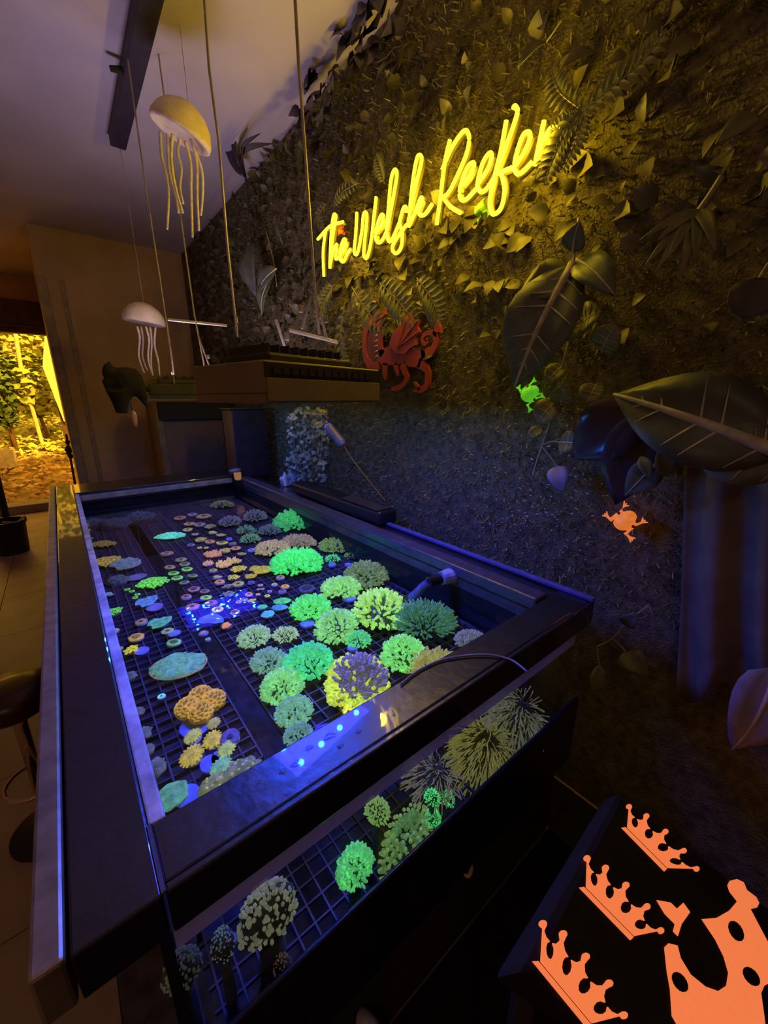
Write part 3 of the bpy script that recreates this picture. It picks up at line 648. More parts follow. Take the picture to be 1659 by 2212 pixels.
F(466, 1698, 62, 34, (0.42, 0.46, 0.14), 'yellow green knobby coral against the front rim', 'rock', e=1.1, plug=None)
F(520, 1670, 80, 36, (0.34, 0.40, 0.18), 'pale olive knobby coral against the front rim', 'rock', e=0.9, plug=None)
for (x, y_, w_, h_, lb) in ((312, 1580, 28, 40, 'pale olive coral on the left pane beside the golden brain coral'), (322, 1617, 24, 26, 'small olive coral on the left pane beside the flower polyps'),
                            (338, 1652, 38, 56, 'grey olive flat coral low on the left pane'), (284, 1456, 22, 34, 'pale grey coral on the left pane beside the plate coral'), (300, 1532, 20, 40, 'grey green coral on the left pane above the pale olive one')):
    F(x, y_, w_, h_, (0.24, 0.26, 0.16), lb, 'rock', e=0.55, plug=None)
F(350, 1509, 17, 12, (0.20, 0.85, 0.45), 'tiny bright mint dot left of the golden brain coral', 'disc', e=0.5, plug='w')
for (x, y_, w_, h_, lb) in ((205, 1134, 46, 24, 'dim grey rock in the far left tank corner'), (252, 1136, 54, 22, 'dim grey rock between two others at the far left'), (306, 1124, 60, 24, 'dim grey rock, rightmost of three at the far left')):
    F(x, y_, w_, h_, (0.10, 0.10, 0.12), lb, 'rock', e=0.15, plug=None, name='live_rock')
F(401, 1078, 25, 13, (0.22, 0.28, 0.18), 'pale green leaf shaped coral at the far tank end', 'chalice', e=0.15, plug=None)
F(440, 1072, 38, 14, (0.15, 0.16, 0.16), 'dim grey coral at the far tank end', 'chalice', e=0.1, plug=None)

SM = [  # far centre cluster of small frags
 (390, 1120, 26, 20, (0.34, 0.16, 0.11), 'disc', 'd', 'dull red disc at the far left of the frag crowd'),
 (416, 1113, 22, 14, (0.24, 0.20, 0.28), 'disc', 'w', 'mauve disc at the far edge of the frag crowd'),
 (441, 1117, 34, 20, (0.36, 0.20, 0.13), 'disc', 'd', 'wide brown red disc at the far edge of the frag crowd'),
 (410, 1134, 25, 14, (0.46, 0.24, 0.15), 'disc', 'd', 'salmon disc above the yellow lavender one'),
 (432, 1135, 26, 17, (0.28, 0.20, 0.24), 'disc', 'w', 'dusky mauve disc right of the salmon disc'),
 (455, 1138, 25, 20, (0.34, 0.28, 0.18), 'cluster', 'd', 'tan knobby frag right of the dusky mauve disc'),
 (406, 1146, 22, 14, (0.46, 0.40, 0.14), 'disc', 'w', 'yellow topped lavender plug at the left of the frag crowd'),
 (460, 1152, 26, 13, (0.50, 0.44, 0.12), 'chalice', 'w', 'pale yellow leafy frag above the orange lavender one'),
 (422, 1157, 17, 9, (0.40, 0.34, 0.28), 'disc', 'd', 'beige dot left of the yellow frag'),
 (433, 1167, 24, 18, (0.52, 0.46, 0.10), 'cluster', 'w', 'yellow frag with a violet speck'),
 (454, 1173, 26, 12, (0.52, 0.28, 0.14), 'disc', 'w', 'orange frag on a lavender plug'),
 (478, 1158, 30, 13, (0.44, 0.38, 0.14), 'chalice', 'd', 'tan yellow frag above the blue dot'),
 (480, 1176, 28, 11, (0.60, 0.50, 0.10), 'ring', 'w', 'yellow ring on a lavender plug'),
 (495, 1166, 13, 11, BLUE, 'disc', 'b', 'small blue dot right of the yellow ring'),
 (510, 1187, 24, 14, (0.58, 0.30, 0.14), 'disc', 'd', 'orange tan disc beside the blue button'),
 (503, 1177, 18, 9, MAUVE, 'disc', 'w', 'mauve disc just above the orange tan disc'),
 (488, 1192, 24, 14, (0.62, 0.52, 0.10), 'cluster', 'w', 'yellow speck on a violet plug'),
 (432, 1186, 11, 8, (0.66, 0.58, 0.14), 'disc', 'd', 'left of two tiny yellow dots'),
 (446, 1186, 11, 8, (0.66, 0.58, 0.14), 'disc', 'd', 'right of two tiny yellow dots'),
 (523, 1199, 28, 13, (0.38, 0.36, 0.12), 'chalice', 'd', 'olive leafy frag under the orange tan disc'),
 (543, 1190, 16, 13, (0.16, 0.18, 0.80), 'disc', 'b', 'round blue button left of the cream coral'),
 (450, 1219, 23, 17, (0.72, 0.42, 0.22), 'branch', 'w', 'left tuft of peach branching coral'),
 (462, 1200, 38, 18, (0.66, 0.34, 0.18), 'branch', 'w', 'upper tuft of peach branching coral'),
 (484, 1221, 34, 22, (0.72, 0.46, 0.18), 'branch', 'w', 'central tuft of peach branching coral'),
 (505, 1215, 34, 15, (0.66, 0.48, 0.16), 'branch', 'd', 'right tuft of peach branching coral'),
 (516, 1231, 36, 22, (0.72, 0.60, 0.06), 'cluster', 'd', 'yellow button polyp colony below the peach branches'),
 (505, 1250, 26, 19, (0.70, 0.58, 0.08), 'cluster', 'd', 'smaller yellow button colony under the larger one'),
 (566, 1233, 56, 32, (0.58, 0.46, 0.03), 'chalice', 'd', 'mustard yellow layered coral left of the bright green coral'),
 (541, 1248, 36, 17, (0.54, 0.44, 0.03), 'chalice', 'd', 'mustard yellow plate below the layered one'),
 (515, 1264, 27, 18, (0.46, 0.42, 0.08), 'disc', 'b', 'olive yellow dome under the yellow buttons'),
 (461, 1235, 18, 11, (0.42, 0.40, 0.14), 'disc', 'w', 'small olive frag below the left peach tuft'),
 (470, 1249, 24, 12, (0.50, 0.44, 0.16), 'chalice', 'w', 'yellow lavender frag above the orange oval'),
 (475, 1260, 23, 15, (0.66, 0.28, 0.12), 'disc', 'w', 'orange oval left of the olive yellow dome'),
 (493, 1271, 22, 11, (0.30, 0.34, 0.22), 'cluster', 'd', 'upper of two stacked grey green knobs'),
 (495, 1286, 28, 18, (0.26, 0.32, 0.20), 'cluster', 'd', 'lower of two stacked grey green knobs'),
 (420, 1276, 28, 18, (0.36, 0.20, 0.22), 'ring', 'd', 'dusky pink ring at the left edge of the wide rack'),
 (443, 1281, 22, 12, (0.36, 0.22, 0.20), 'ring', 'd', 'dusky pink ring above the lime wedge'),
 (403, 1292, 22, 15, (0.40, 0.22, 0.22), 'ring', 'w', 'dusky pink ring, leftmost by the rack gap'),
 (457, 1306, 30, 18, (0.38, 0.16, 0.16), 'disc', 'w', 'dull red disc above the gold disc'),
 (417, 1314, 32, 20, (0.50, 0.22, 0.16), 'disc', 'w', 'salmon disc on a wide violet plug by the rack gap'),
 (446, 1295, 28, 14, (0.34, 0.66, 0.16), 'disc', 'd', 'lime green wedge between dusky discs'),
 (471, 1320, 26, 18, (0.95, 0.56, 0.03), 'ring', 'd', 'vivid gold disc above the blue lamp glint'),
 (490, 1353, 28, 22, (0.95, 0.27, 0.04), 'chalice', 'd', 'vivid orange crumpled coral beside the blue lamp glint'),
 (508, 1326, 22, 16, (0.50, 0.24, 0.14), 'ring', 'd', 'brown orange ring right of the vivid gold disc'),
 (616, 1270, 19, 12, (0.98, 0.36, 0.03), 'disc', 'w', 'vivid orange disc nearest the dark violet ring'),
 (538, 1287, 17, 12, (0.92, 0.34, 0.06), 'ring', 'w', 'orange ring disc in the loose frag row'),
 (558, 1288, 12, 7, (0.66, 0.46, 0.26), 'disc', 'd', 'peach speck right of the orange ring disc'),
 (578, 1291, 14, 9, (0.76, 0.62, 0.06), 'disc', 'd', 'yellow bead above the green and teal plates'),
 (593, 1266, 14, 9, (0.56, 0.50, 0.16), 'disc', 'b', 'pale yellow bead on a blue plug'),
 (563, 1268, 13, 8, (0.50, 0.36, 0.32), 'disc', 'd', 'pale pink bead below the mustard coral'),
 (559, 1277, 9, 6, (0.44, 0.38, 0.36), 'disc', None, 'left of two pearl beads'),
 (568, 1276, 9, 6, (0.44, 0.38, 0.36), 'disc', None, 'right of two pearl beads'),
 (583, 1281, 11, 6, (0.36, 0.30, 0.42), 'disc', 'w', 'lilac bead above the yellow bead'),
 (610, 1281, 18, 9, (0.34, 0.20, 0.34), 'ring', 'w', 'plum ring below the vivid orange disc'),
 (516, 1304, 14, 10, (0.56, 0.40, 0.26), 'disc', 'd', 'peach bead left of the mauve ring'),
 (546, 1302, 18, 11, (0.80, 0.58, 0.10), 'cluster', 'd', 'yellow crumb cluster right of the mauve ring'),
 (528, 1299, 18, 12, (0.34, 0.20, 0.24), 'ring', 'd', 'mauve ring between the peach bead and yellow crumbs'),
 (606, 1250, 20, 13, (0.50, 0.26, 0.24), 'disc', 'w', 'pink centred lavender plug under the bright green coral'),
 (543, 1261, 16, 8, (0.14, 0.14, 0.28), 'disc', 'b', 'slate blue plug under the mustard plate'),
 (610, 1301, 38, 19, (0.08, 0.66, 0.10), 'plate', 'd', 'green ruffled plate, topmost of the green and teal group'),
 (605, 1315, 36, 17, (0.08, 0.36, 0.40), 'plate', 'b', 'blue teal plate under the green ruffled plate'),
 (567, 1314, 22, 13, (0.08, 0.60, 0.16), 'plate', 'b', 'small green plate, leftmost of the green and teal group'),
 (579, 1328, 28, 22, (0.10, 0.52, 0.36), 'plate', 'b', 'teal plate, lowest of the green and teal group'),
 (663, 1274, 40, 28, (0.06, 0.05, 0.12), 'ring', 'b', 'dark violet ring disc between the green corals'),
 (440, 1370, 20, 14, (0.36, 0.28, 0.28), 'chalice', 'w', 'grey pink crumb below the blue lamp glint'),
 (450, 1385, 12, 8, (0.24, 0.46, 0.40), 'disc', 'w', 'pale teal bead below the blue lamp glint'),
]
for (x, y_, w_, h_, c, k, pl, lb) in SM:
    bright = max(c)
    F(x, y_, w_, h_, c, lb, k, e=0.16 + 0.34 * bright, plug=pl)
# far lamp's reflection in the water, built as a glowing blue clam
cp, cr = spot(455, 1342, 56, 24, ZK)
clam = thing('blue_glint', 'lamp reflection built as a blue winged clam glowing beside the vivid orange coral', 'clam', cp, None)  # no real clam, stands in for the far lamp's reflection
for s_ in (-1, 1):
    vs = []; fs = []
    for i in range(9):
        a = math.pi * i / 8
        for q in (0.15, 0.6, 1.0):
            vs.append(cp + Matrix.Rotation(-YAW, 3, 'Z') @ V((math.cos(a) * q * cr, s_ * math.sin(a) * q * cr * 0.6, 0.006 + 0.35 * cr * q * math.sin(a) + 0.05 * cr * math.sin(i * 2))))
    for i in range(8):
        for j in range(2): fs.append((i * 3 + j, (i + 1) * 3 + j, (i + 1) * 3 + j + 1, i * 3 + j + 1))
    o = MB().add(vs, fs).build('glint_wing', fluo((0.05, 0.12, 0.95), 0.55), clam, smooth=True); sm = o.modifiers.new('thick', 'SOLIDIFY'); sm.thickness = 0.004
MB().blob(cp + V((0, 0, 0.008)), (0.55 * cr, 0.3 * cr, 0.010), 3, 0.2).build('shell', m_plug_w, clam, smooth=True)

# corals standing low behind the front pane
TC(878, 1818, 146, 150, (0.16, 0.36, 0.08), 'big dotted green coral behind the front pane', e=0.22, y=0.430, z=ZFL, n=300, tipcol=(0.40, 0.62, 0.18), length=0.22, tall=0.9)
TC(768, 1866, 88, 84, (0.12, 0.64, 0.18), 'bright mint green coral lowest behind the front pane', e=0.36, y=0.420, z=ZFL, tall=0.8)
TC(933, 1722, 32, 34, (0.08, 0.78, 0.16), 'left of a pair of small neon green tufts behind the front pane', e=0.45, y=0.415, z=ZFL)
TC(966, 1724, 28, 38, (0.08, 0.78, 0.16), 'right of a pair of small neon green tufts behind the front pane', e=0.45, y=0.415, z=ZFL)
TC(934, 1766, 36, 40, (0.08, 0.68, 0.16), 'neon green tuft under the pair behind the front pane', e=0.4, y=0.413, z=ZFL)
TC(815, 1749, 52, 46, (0.28, 0.48, 0.10), 'small olive green coral behind the front pane near the wet patch', e=0.28, y=0.46, z=ZFL)
TC(932, 1678, 88, 74, (0.28, 0.24, 0.16), 'brown grey stringy anemone behind the front pane', e=0.20, y=0.46, z=ZFL, n=240, length=0.8, thick=0.42, tall=0.9, name='anemone', droop=0.3, flow=(-0.9, 0, -0.2))
TC(1035, 1622, 120, 120, (0.34, 0.32, 0.06), 'left mop of the shaggy olive yellow anemones behind the front pane', e=0.22, y=0.46, z=ZFL, n=420, length=0.75, thick=0.35, tall=1.0, name='anemone', droop=0.3, flow=(-0.8, 0, -0.7))
TC(1105, 1555, 120, 120, (0.28, 0.28, 0.12), 'right mop of the shaggy olive yellow anemones behind the front pane', e=0.18, y=0.46, z=ZFL, n=420, length=0.75, thick=0.35, tall=1.0, name='anemone', droop=0.3, flow=(-0.8, 0, -0.7))
TC(584, 1955, 158, 160, (0.30, 0.31, 0.17), 'pale yellow grey rough coral behind the front pane', e=0.20, y=0.435, z=ZFL, length=0.14, n=260, tall=0.9)
TC(486, 2030, 62, 80, (0.16, 0.24, 0.20), 'grey green coral with a blue side behind the front pane', e=0.15, y=0.42, z=ZFL, length=0.14, n=120, plug=(12, 10, 0.5))
TC(400, 2080, 100, 100, (0.10, 0.11, 0.06), 'dim olive coral at the far left of the front pane', e=0.10, y=0.42, z=ZFL, length=0.14, n=150)
TC(612, 2080, 48, 64, (0.24, 0.11, 0.05), 'brown orange coral at the bottom of the front pane', e=0.16, y=0.412, z=ZFL, length=0.14, n=80)
fr_ = thing('frag_rack', 'low egg crate rack seen through the front pane', 'rack', (0.45, 0.5, ZFL), 'egg crate racks in the coral tank')
for i in range(28):
    x = 0.04 + i * 0.031
    MB().box((x, 0.398, 0.425), (x + 0.0032, 0.60, 0.433)).build('bar', m_bar, fr_)
for j in range(7):
    y_ = 0.40 + j * 0.031
    MB().box((0.03, y_, 0.4254), (0.88, y_ + 0.0032, 0.4326)).build('bar', m_bar, fr_)
for (x, y_) in ((0.04, 0.405), (0.87, 0.405), (0.04, 0.59), (0.87, 0.59)): MB().tube([(x, y_, ZFL), (x, y_, 0.426)], 0.005, 8).build('leg', m_bar, fr_)

# ------------------------------------------------------------------ things on the tank rim
m_pipe = mat('blue_lit_pipe', (0.30, 0.32, 0.55), rough=0.35, var=0.4, scale=40)
a = W(975, 1243, X=X1 - 0.006); b = W(925, 1258, Z=a.z - 0.004); c = W(893, 1292, Z=0.69)
pipe = thing('water_outlet', 'jointed water outlet nozzle poking from the weir wall', 'pipe', (a.x, a.y, 0.66))
MB().tube([V((X1 - 0.001, a.y, a.z)), a.lerp(b, 0.45)], [0.026, 0.021], 14).build('collar', m_pipe, pipe, smooth=False)
MB().tube([a.lerp(b, 0.5), b], [0.016, 0.017], 12).build('ball_joint', m_black, pipe)
MB().tube(smooth_path([b, b.lerp(c, 0.4) + V((0, 0, 0.004)), c], 4), [0.012, 0.012, 0.012, 0.013, 0.014, 0.014, 0.016, 0.018, 0.020], 12).build('nozzle', mat('blue_nozzle', (0.10, 0.09, 0.30), rough=0.3, var=0.5, scale=30), pipe)
MB().tube([c, c + (c - b) * 0.35], [0.021, 0.024], 12).build('nozzle_tip', m_black, pipe)

bx0 = W(720, 1090, Z=ZR)
ctrl = thing('pump_controller', 'flat black controller box lying on the rail below the gooseneck light', 'controller', (0.985, 1.65, ZR))
MB().box((0.945, 1.20, ZR + 0.004), (1.04, 2.0, ZR + 0.062)).build('body', m_black, ctrl, bevel=0.012)
MB().box((0.95, 1.22, ZR + 0.062), (1.03, 1.5, ZR + 0.068)).build('lid', m_matblack, ctrl, bevel=0.003)
MB().box((0.955, 1.9, ZR - 0.004), (1.0, 1.95, ZR + 0.004)).build('foot', m_matblack, ctrl)

gn = [W(832, 1083, X=1.02), W(790, 1030, X=1.03), W(760, 990, X=1.04), W(742, 962, X=1.045)]
gn[0].z = max(gn[0].z, ZR + 0.03)
spotl = thing('gooseneck_light', 'small black gooseneck light with a violet lit tip against the turf wall', 'lamp', gn[0])
MB().tube(smooth_path(gn, 5), 0.004, 8).build('gooseneck', m_black, spotl)
h0, h1 = W(742, 962, X=1.045), W(711, 924, X=1.03)
MB().tube([h0, h0.lerp(h1, 0.15), h1], [0.012, 0.022, 0.023], 14).build('head', mat('violet_grey_head', (0.16, 0.14, 0.30), rough=0.4), spotl)
MB().tube([h1, h1 + (h1 - h0).normalized() * 0.012], [0.024, 0.020], 14).build('bezel', mat('violet_bezel', (0.10, 0.06, 0.6), rough=0.3, emit=0.55, var=0.5, scale=90), spotl)

# cable arc lying on the front rim
arc = smooth_path([W(866, 1478, Z=ZR + 0.004), W(905, 1448, Z=ZR + 0.004), W(960, 1424, Z=ZR + 0.004), W(1040, 1414, Z=ZR + 0.005), W(1100, 1424, Z=ZR + 0.004), W(1140, 1452, Z=ZR + 0.004)], 6)
tag(MB().tube(arc, 0.0022, 6).build('thin_cable', mat('slate_cable', (0.20, 0.19, 0.30), rough=0.35), origin=arc[0], smooth=True), 'thin slate cable arching over the right of the front rim', 'cable')
# wet patch on the rim
wp = W(690, 1620, Z=ZR)
for k, (px, py, rr) in enumerate(((712, 1590, 0.010), (668, 1615, 0.007), (640, 1650, 0.008), (735, 1612, 0.006), (610, 1668, 0.005), (560, 1690, 0.004), (775, 1580, 0.006), (850, 1545, 0.004))):
    q = W(px, py, Z=ZR + 0.0005)
    o = MB().lathe([(rr, 0), (rr * 0.9, rr * 0.12), (rr * 0.5, rr * 0.22), (rr * 0.05, rr * 0.25)], 14, Matrix.Translation(q), 1, 0.7, 0.15, 3, rnd).build('water_drop', m_water, origin=q, smooth=True)
    tag(o, ['largest water drop on the front rim below the yellow torch coral', 'water drop on the front rim beside the pale teal corals', 'wide water drop in the middle of the front rim', 'small water drop right of the largest one on the front rim', 'small water drop left of the wide one on the front rim', 'tiny water drop nearest the left end of the front rim', 'small water drop under the right half of the torch coral', 'tiny water drop nearest the arching cable on the rim'][k], 'water drop', 'water drops on the front rim')

# ------------------------------------------------------------------ things behind the tank
def boxpx(name, x0, x1, y0, y1, Y, D, m, label, cat, bevel=0.004):
    a = W(x0, y1, Y=Y); b = W(x1, y0, Y=Y)
    o = MB().box((a.x, Y, a.z), (b.x, Y + D, b.z)).build(name, m, origin=((a.x + b.x) / 2, Y + D / 2, a.z), bevel=bevel)
    return tag(o, label, cat)
YS = 3.45
st = thing('storage_shelf', 'brown wooden shelf unit behind the far tank end', 'shelf', (0.85, YS + 0.2, 0))
m_brown = mat('reddish_brown_wood', (0.16, 0.085, 0.06), rough=0.6, var=0.2, scale=6)
a = W(352, 1000, Y=YS).x; b = W(505, 1000, Y=YS).x; zs = W(400, 868, Y=YS).z
for (xa, xb) in ((a, a + 0.05), (b - 0.05, b)): MB().box((xa, YS, 0), (xb, YS + 0.4, zs)).build('side', mat('tan_post', (0.20, 0.12, 0.05), rough=0.6), st, bevel=0.004)
MB().box((a + 0.05, YS + 0.01, 0), (b - 0.05, YS + 0.4, 0.5)).build('lower_panel', m_brown, st)
MB().box((a + 0.05, YS + 0.02, 0.5), (b - 0.05, YS + 0.4, W(450, 905, Y=YS).z)).build('door', m_brown, st, bevel=0.006)
MB().box((a + 0.02, YS - 0.03, W(450, 905, Y=YS).z), (b, YS + 0.4, zs)).build('shelf_board', m_matblack, st, bevel=0.004)
MB().lathe([(0.012, -0.01), (0.016, 0.0), (0.012, 0.012)], 10, Matrix.Translation((b - 0.09, YS + 0.012, W(450, 960, Y=YS).z)) @ Matrix.Rotation(1.57, 4, 'X')).build('knob', m_alu, st)
YO = 2.60
a = W(516, 1042, Y=YO); b = W(604, 884, Y=YO)
ob = thing('black_column', 'tall glossy black column box at the far right tank corner', 'box', ((a.x + b.x) / 2, YO + 0.1, ZR))
MB().box((a.x, YO, ZR), (min(b.x, 1.09), YO + 0.2, b.z)).build('body', mat('gloss_black_column', (0.02, 0.016, 0.025), rough=0.25), ob, bevel=0.006)
MB().box((a.x - 0.01, YO - 0.01, b.z), (min(b.x, 1.09) + 0.01, YO + 0.21, b.z + 0.012)).build('lid', m_black, ob, bevel=0.003)
ob2 = W(508, 998, Y=2.58)
fl = thing('orange_holder', 'small orange tealight holder with a grey lid in front of the black column', 'holder', (ob2.x, 2.56, ZR))
MB().lathe([(0.016, ZR), (0.022, ZR + 0.008), (0.024, ZR + 0.045), (0.020, ZR + 0.05)], 12, Matrix.Translation((ob2.x, 2.56, 0))).build('cup', mat('orange_cup', (0.85, 0.34, 0.08), rough=0.4, emit=0.22), fl)
MB().blob((ob2.x - 0.01, 2.56, ZR + 0.062), (0.034, 0.022, 0.014), 3, 0.5).build('lid', mat('mauve_lid', (0.22, 0.16, 0.22)), fl, smooth=True)
cz = thing('crystal_cluster', 'pale blue crystal cluster at the end of the weir rail', 'crystals', W(622, 1045, Z=ZR))
for k in range(9):
    q = V(cz.location) + V((rnd.uniform(-.04, .04), rnd.uniform(-.05, .05), 0)); d = V((rnd.uniform(-.4, .4), rnd.uniform(-.4, .4), 1)).normalized() * rnd.uniform(0.04, 0.09)
    MB().tube([q, q + d * 0.75, q + d], [0.012, 0.011, 0.001], 6).build('crystal', mat('pale_crystal', (0.55, 0.65, 0.80), rough=0.3), cz)
# dark animal shaped ornament beside the far lamp
YA = 2.02
orn = thing('dark_ornament', 'dark animal shaped ornament with a pointed ear beside the far lamp', 'ornament', W(262, 900, Y=YA))
m_orn = mat('dark_brown_fur', (0.018, 0.012, 0.008), rough=0.9)
def ob_(px, py): return W(px, py, Y=YA)
mb = MB()
mb.blob(ob_(275, 825), (px2m(34, ob_(275, 825)), 0.05, px2m(33, ob_(275, 825))), 1, 0.12)
mb.tube([ob_(240, 826), ob_(238, 805), ob_(234, 790), ob_(236, 780)], [0.02, 0.03, 0.018, 0.003], 10)
mb.tube([ob_(236, 826), ob_(236, 845)], [0.026, 0.012], 10)
mb.tube([ob_(258, 845), ob_(262, 872), ob_(264, 893)], [0.05, 0.032, 0.022], 10)
mb.tube([ob_(298, 840), ob_(310, 860), ob_(318, 880)], [0.03, 0.018, 0.006], 10)
o = mb.build('body', m_orn, orn, smooth=True); rm = o.modifiers.new('join', 'REMESH'); rm.mode = 'VOXEL'; rm.voxel_size = 0.008
MB().tube([ob_(300, 832), W(322, 842, Y=2.075)], [0.012, 0.012], 8).build('mount', m_orn, orn)
MB().blob(ob_(290, 905), (0.012, 0.008, 0.036), 2, 0.2).build('tag', mat('copper_tag', (0.50, 0.24, 0.10), rough=0.4), orn, smooth=True)
MB().tube([ob_(275, 850), ob_(288, 895)], 0.002, 6).build('string', m_orn, orn)

# ------------------------------------------------------------------ hanging jellyfish
m_jelly = mat('cream_felt', (0.90, 0.74, 0.52), rough=0.8, var=0.12, bump=0.3, bscale=90)
m_jtent = mat('cream_yarn', (0.90, 0.74, 0.58), rough=0.9, var=0.2, scale=60, bump=0.4, bscale=150)
def jelly(label, px, py, w, Y, tilt, tents, cordx):
    c = W(px, py, Y=Y); r = px2m(w, c) / 2
    t = thing('jellyfish_lantern', label, 'jellyfish', c, 'hanging jellyfish lanterns')
    R = Matrix.Translation(c) @ Matrix.Rotation(-YAW, 4, 'Z') @ Matrix.Rotation(tilt, 4, 'Y')
    prof = [(0.02 * r, 0.86 * r), (0.35 * r, 0.80 * r), (0.66 * r, 0.62 * r), (0.88 * r, 0.36 * r), (1.0 * r, 0.05 * r), (1.0 * r, -0.12 * r), (0.90 * r, -0.16 * r), (0.86 * r, 0.0), (0.55 * r, 0.30 * r), (0.02 * r, 0.42 * r)]
    MB().lathe(prof, 28, R).build('bell', m_jelly, t, smooth=True)
    for pts in tents:
        path = smooth_path([W(x, y, Y=Y + dy) for (x, y, dy) in pts], 5)
        k = len(path)
        MB().tube(path, [0.9 * 0.065 * r * (1 - 0.35 * i / k) for i in range(k)], 7).build('tentacle', m_jtent, t, smooth=True)
    top = R @ V((0, 0, 0.85 * r))
    MB().tube([top, V((top.x, top.y, ZC))], 0.0012, 5).build('cord', m_cable, t)
jelly('large cream jellyfish lantern hanging near the ceiling', 392, 283, 122, 1.95, 0.42,
      [[(346, 285, -.02), (350, 340, -.02), (364, 410, -.02), (361, 495, -.02)], [(362, 290, .03), (366, 370, .03), (380, 425, .03), (386, 460, .03)], [(373, 290, -.05), (370, 340, -.05), (378, 400, -.05), (395, 460, -.05)],
       [(388, 300, .0), (384, 330, 0), (392, 365, 0), (389, 405, 0), (396, 440, 0)], [(400, 305, -.04), (412, 355, -.04), (413, 420, -.04), (416, 512, -.04)], [(412, 300, .02), (425, 350, .02), (426, 420, .02), (430, 498, .02)], [(420, 320, .05), (436, 370, .05), (438, 420, .05), (434, 465, .05)]], 0)
jelly('small cream jellyfish lantern hanging beside the far lamp cables', 311, 692, 82, 2.95, 0.14,
      [[(296, 705, -.03), (302, 730, -.03), (300, 770, -.03), (312, 806, -.03)], [(305, 705, .02), (309, 735, .02), (308, 770, .02), (318, 800, .02)], [(315, 705, -.05), (322, 735, -.05), (320, 775, -.05), (330, 810, -.05)],
       [(324, 706, .0), (328, 740, 0), (326, 780, 0), (331, 815, 0)], [(336, 706, -.02), (334, 745, -.02), (342, 780, -.02), (345, 812, -.02)]], 0)

# ------------------------------------------------------------------ ceiling track
a, b = W(318, 0, Z=ZC - 0.03), W(253, 305, Z=ZC - 0.03)
d = (b - a).normalized(); a = a - d * 0.6; sd_ = V((-d.y, d.x, 0)) * 0.035
trk = thing('ceiling_track', 'dark ceiling track with small fittings above the jellyfish', 'track', a)
MB().plate([a - sd_ + V((0, 0, 0.028)), a + sd_ + V((0, 0, 0.028)), b + sd_ + V((0, 0, 0.028)), b - sd_ + V((0, 0, 0.028))], (0, 0, -0.06)).build('rail', mat('dark_violet_rail', (0.035, 0.025, 0.045), rough=0.6), trk, bevel=0.005)
for (px, py) in ((238, 148), (286, 170), (284, 215), (262, 238)):
    q = W(px, py, Z=ZC - 0.05); base = a + d * (q - a).dot(d)
    MB().tube([base, q], [0.016, 0.010], 8).build('fitting', m_matblack, trk)

# ------------------------------------------------------------------ planted wall: turf, ivy, plants
rg = random.Random(3)
m_turf = mat('synthetic_turf', (0.22, 0.185, 0.075), rough=0.38, var=0.6, scale=25, spec=0.7)
mb = MB()
for i in range(34000):
    y = rg.uniform(-0.3, 3.4); z = rg.uniform(0.72, ZC - 0.03)
    b = V((XW + 0.012, y, z)); d = V((-1, rg.uniform(-.9, .9), rg.uniform(-.9, .5))).normalized(); L = rg.uniform(0.012, 0.028)
    s_ = d.cross(V((rg.uniform(-1, 1), rg.uniform(-1, 1), rg.uniform(-1, 1)))).normalized() * 0.0022
    mb.add([b - s_, b + s_, b + d * L + s_ * 0.3, b + d * L - s_ * 0.3], [(0, 1, 2, 3)])
tf = mb.build('turf_blades', m_turf, origin=(XW, 1.4, 0.72)); tf['kind'] = 'stuff'; tag(tf, 'short dark synthetic turf covering the wall beside the tank', 'turf')

def leaf_mesh(p0, p1, wid, nrm, bend=0.12, fold=0.25, n=8, shape='pointed'):
    """leaf blade from base to tip with a folded midrib and a curved length"""
    ax = p1 - p0; L = ax.length; ax = ax.normalized(); nrm = (nrm - ax * nrm.dot(ax)).normalized(); sd = ax.cross(nrm)
    vs = []; fs = []
    for i in range(n + 1):
        t = i / n
        if shape == 'round': w = wid / 2 * math.sqrt(max(0, 1 - (2 * t - 1) ** 2)) * 1.0 + 0.001
        elif shape == 'heart': w = wid / 2 * (math.sin(math.pi * t ** 0.62) ** 0.8 if 0 < t < 1 else 0.02)
        elif shape == 'blade': w = wid / 2 * (min(1, 4 * t + 0.3) * (1 - t ** 2.5)) + 0.0005
        else: w = wid / 2 * (math.sin(math.pi * t ** 0.8) ** 0.9 if 0 < t < 1 else 0.02)
        c = p0 + ax * L * t + nrm * (bend * L * math.sin(math.pi * t))
        for k in (-1, -0.5, 0, 0.5, 1):
            wv = 0.03 * wid * math.sin(9 * t + 3 * k) * abs(k)
            vs.append(c + sd * w * k + nrm * (fold * w * abs(k) + wv))
    for i in range(n):
        for k in range(4): fs.append((i * 5 + k, i * 5 + k + 1, (i + 1) * 5 + k + 1, (i + 1) * 5 + k))
    rib = [vs[i * 5 + 2] + nrm * 0.0008 for i in range(n + 1)]
    return vs, fs, rib, sd, nrm
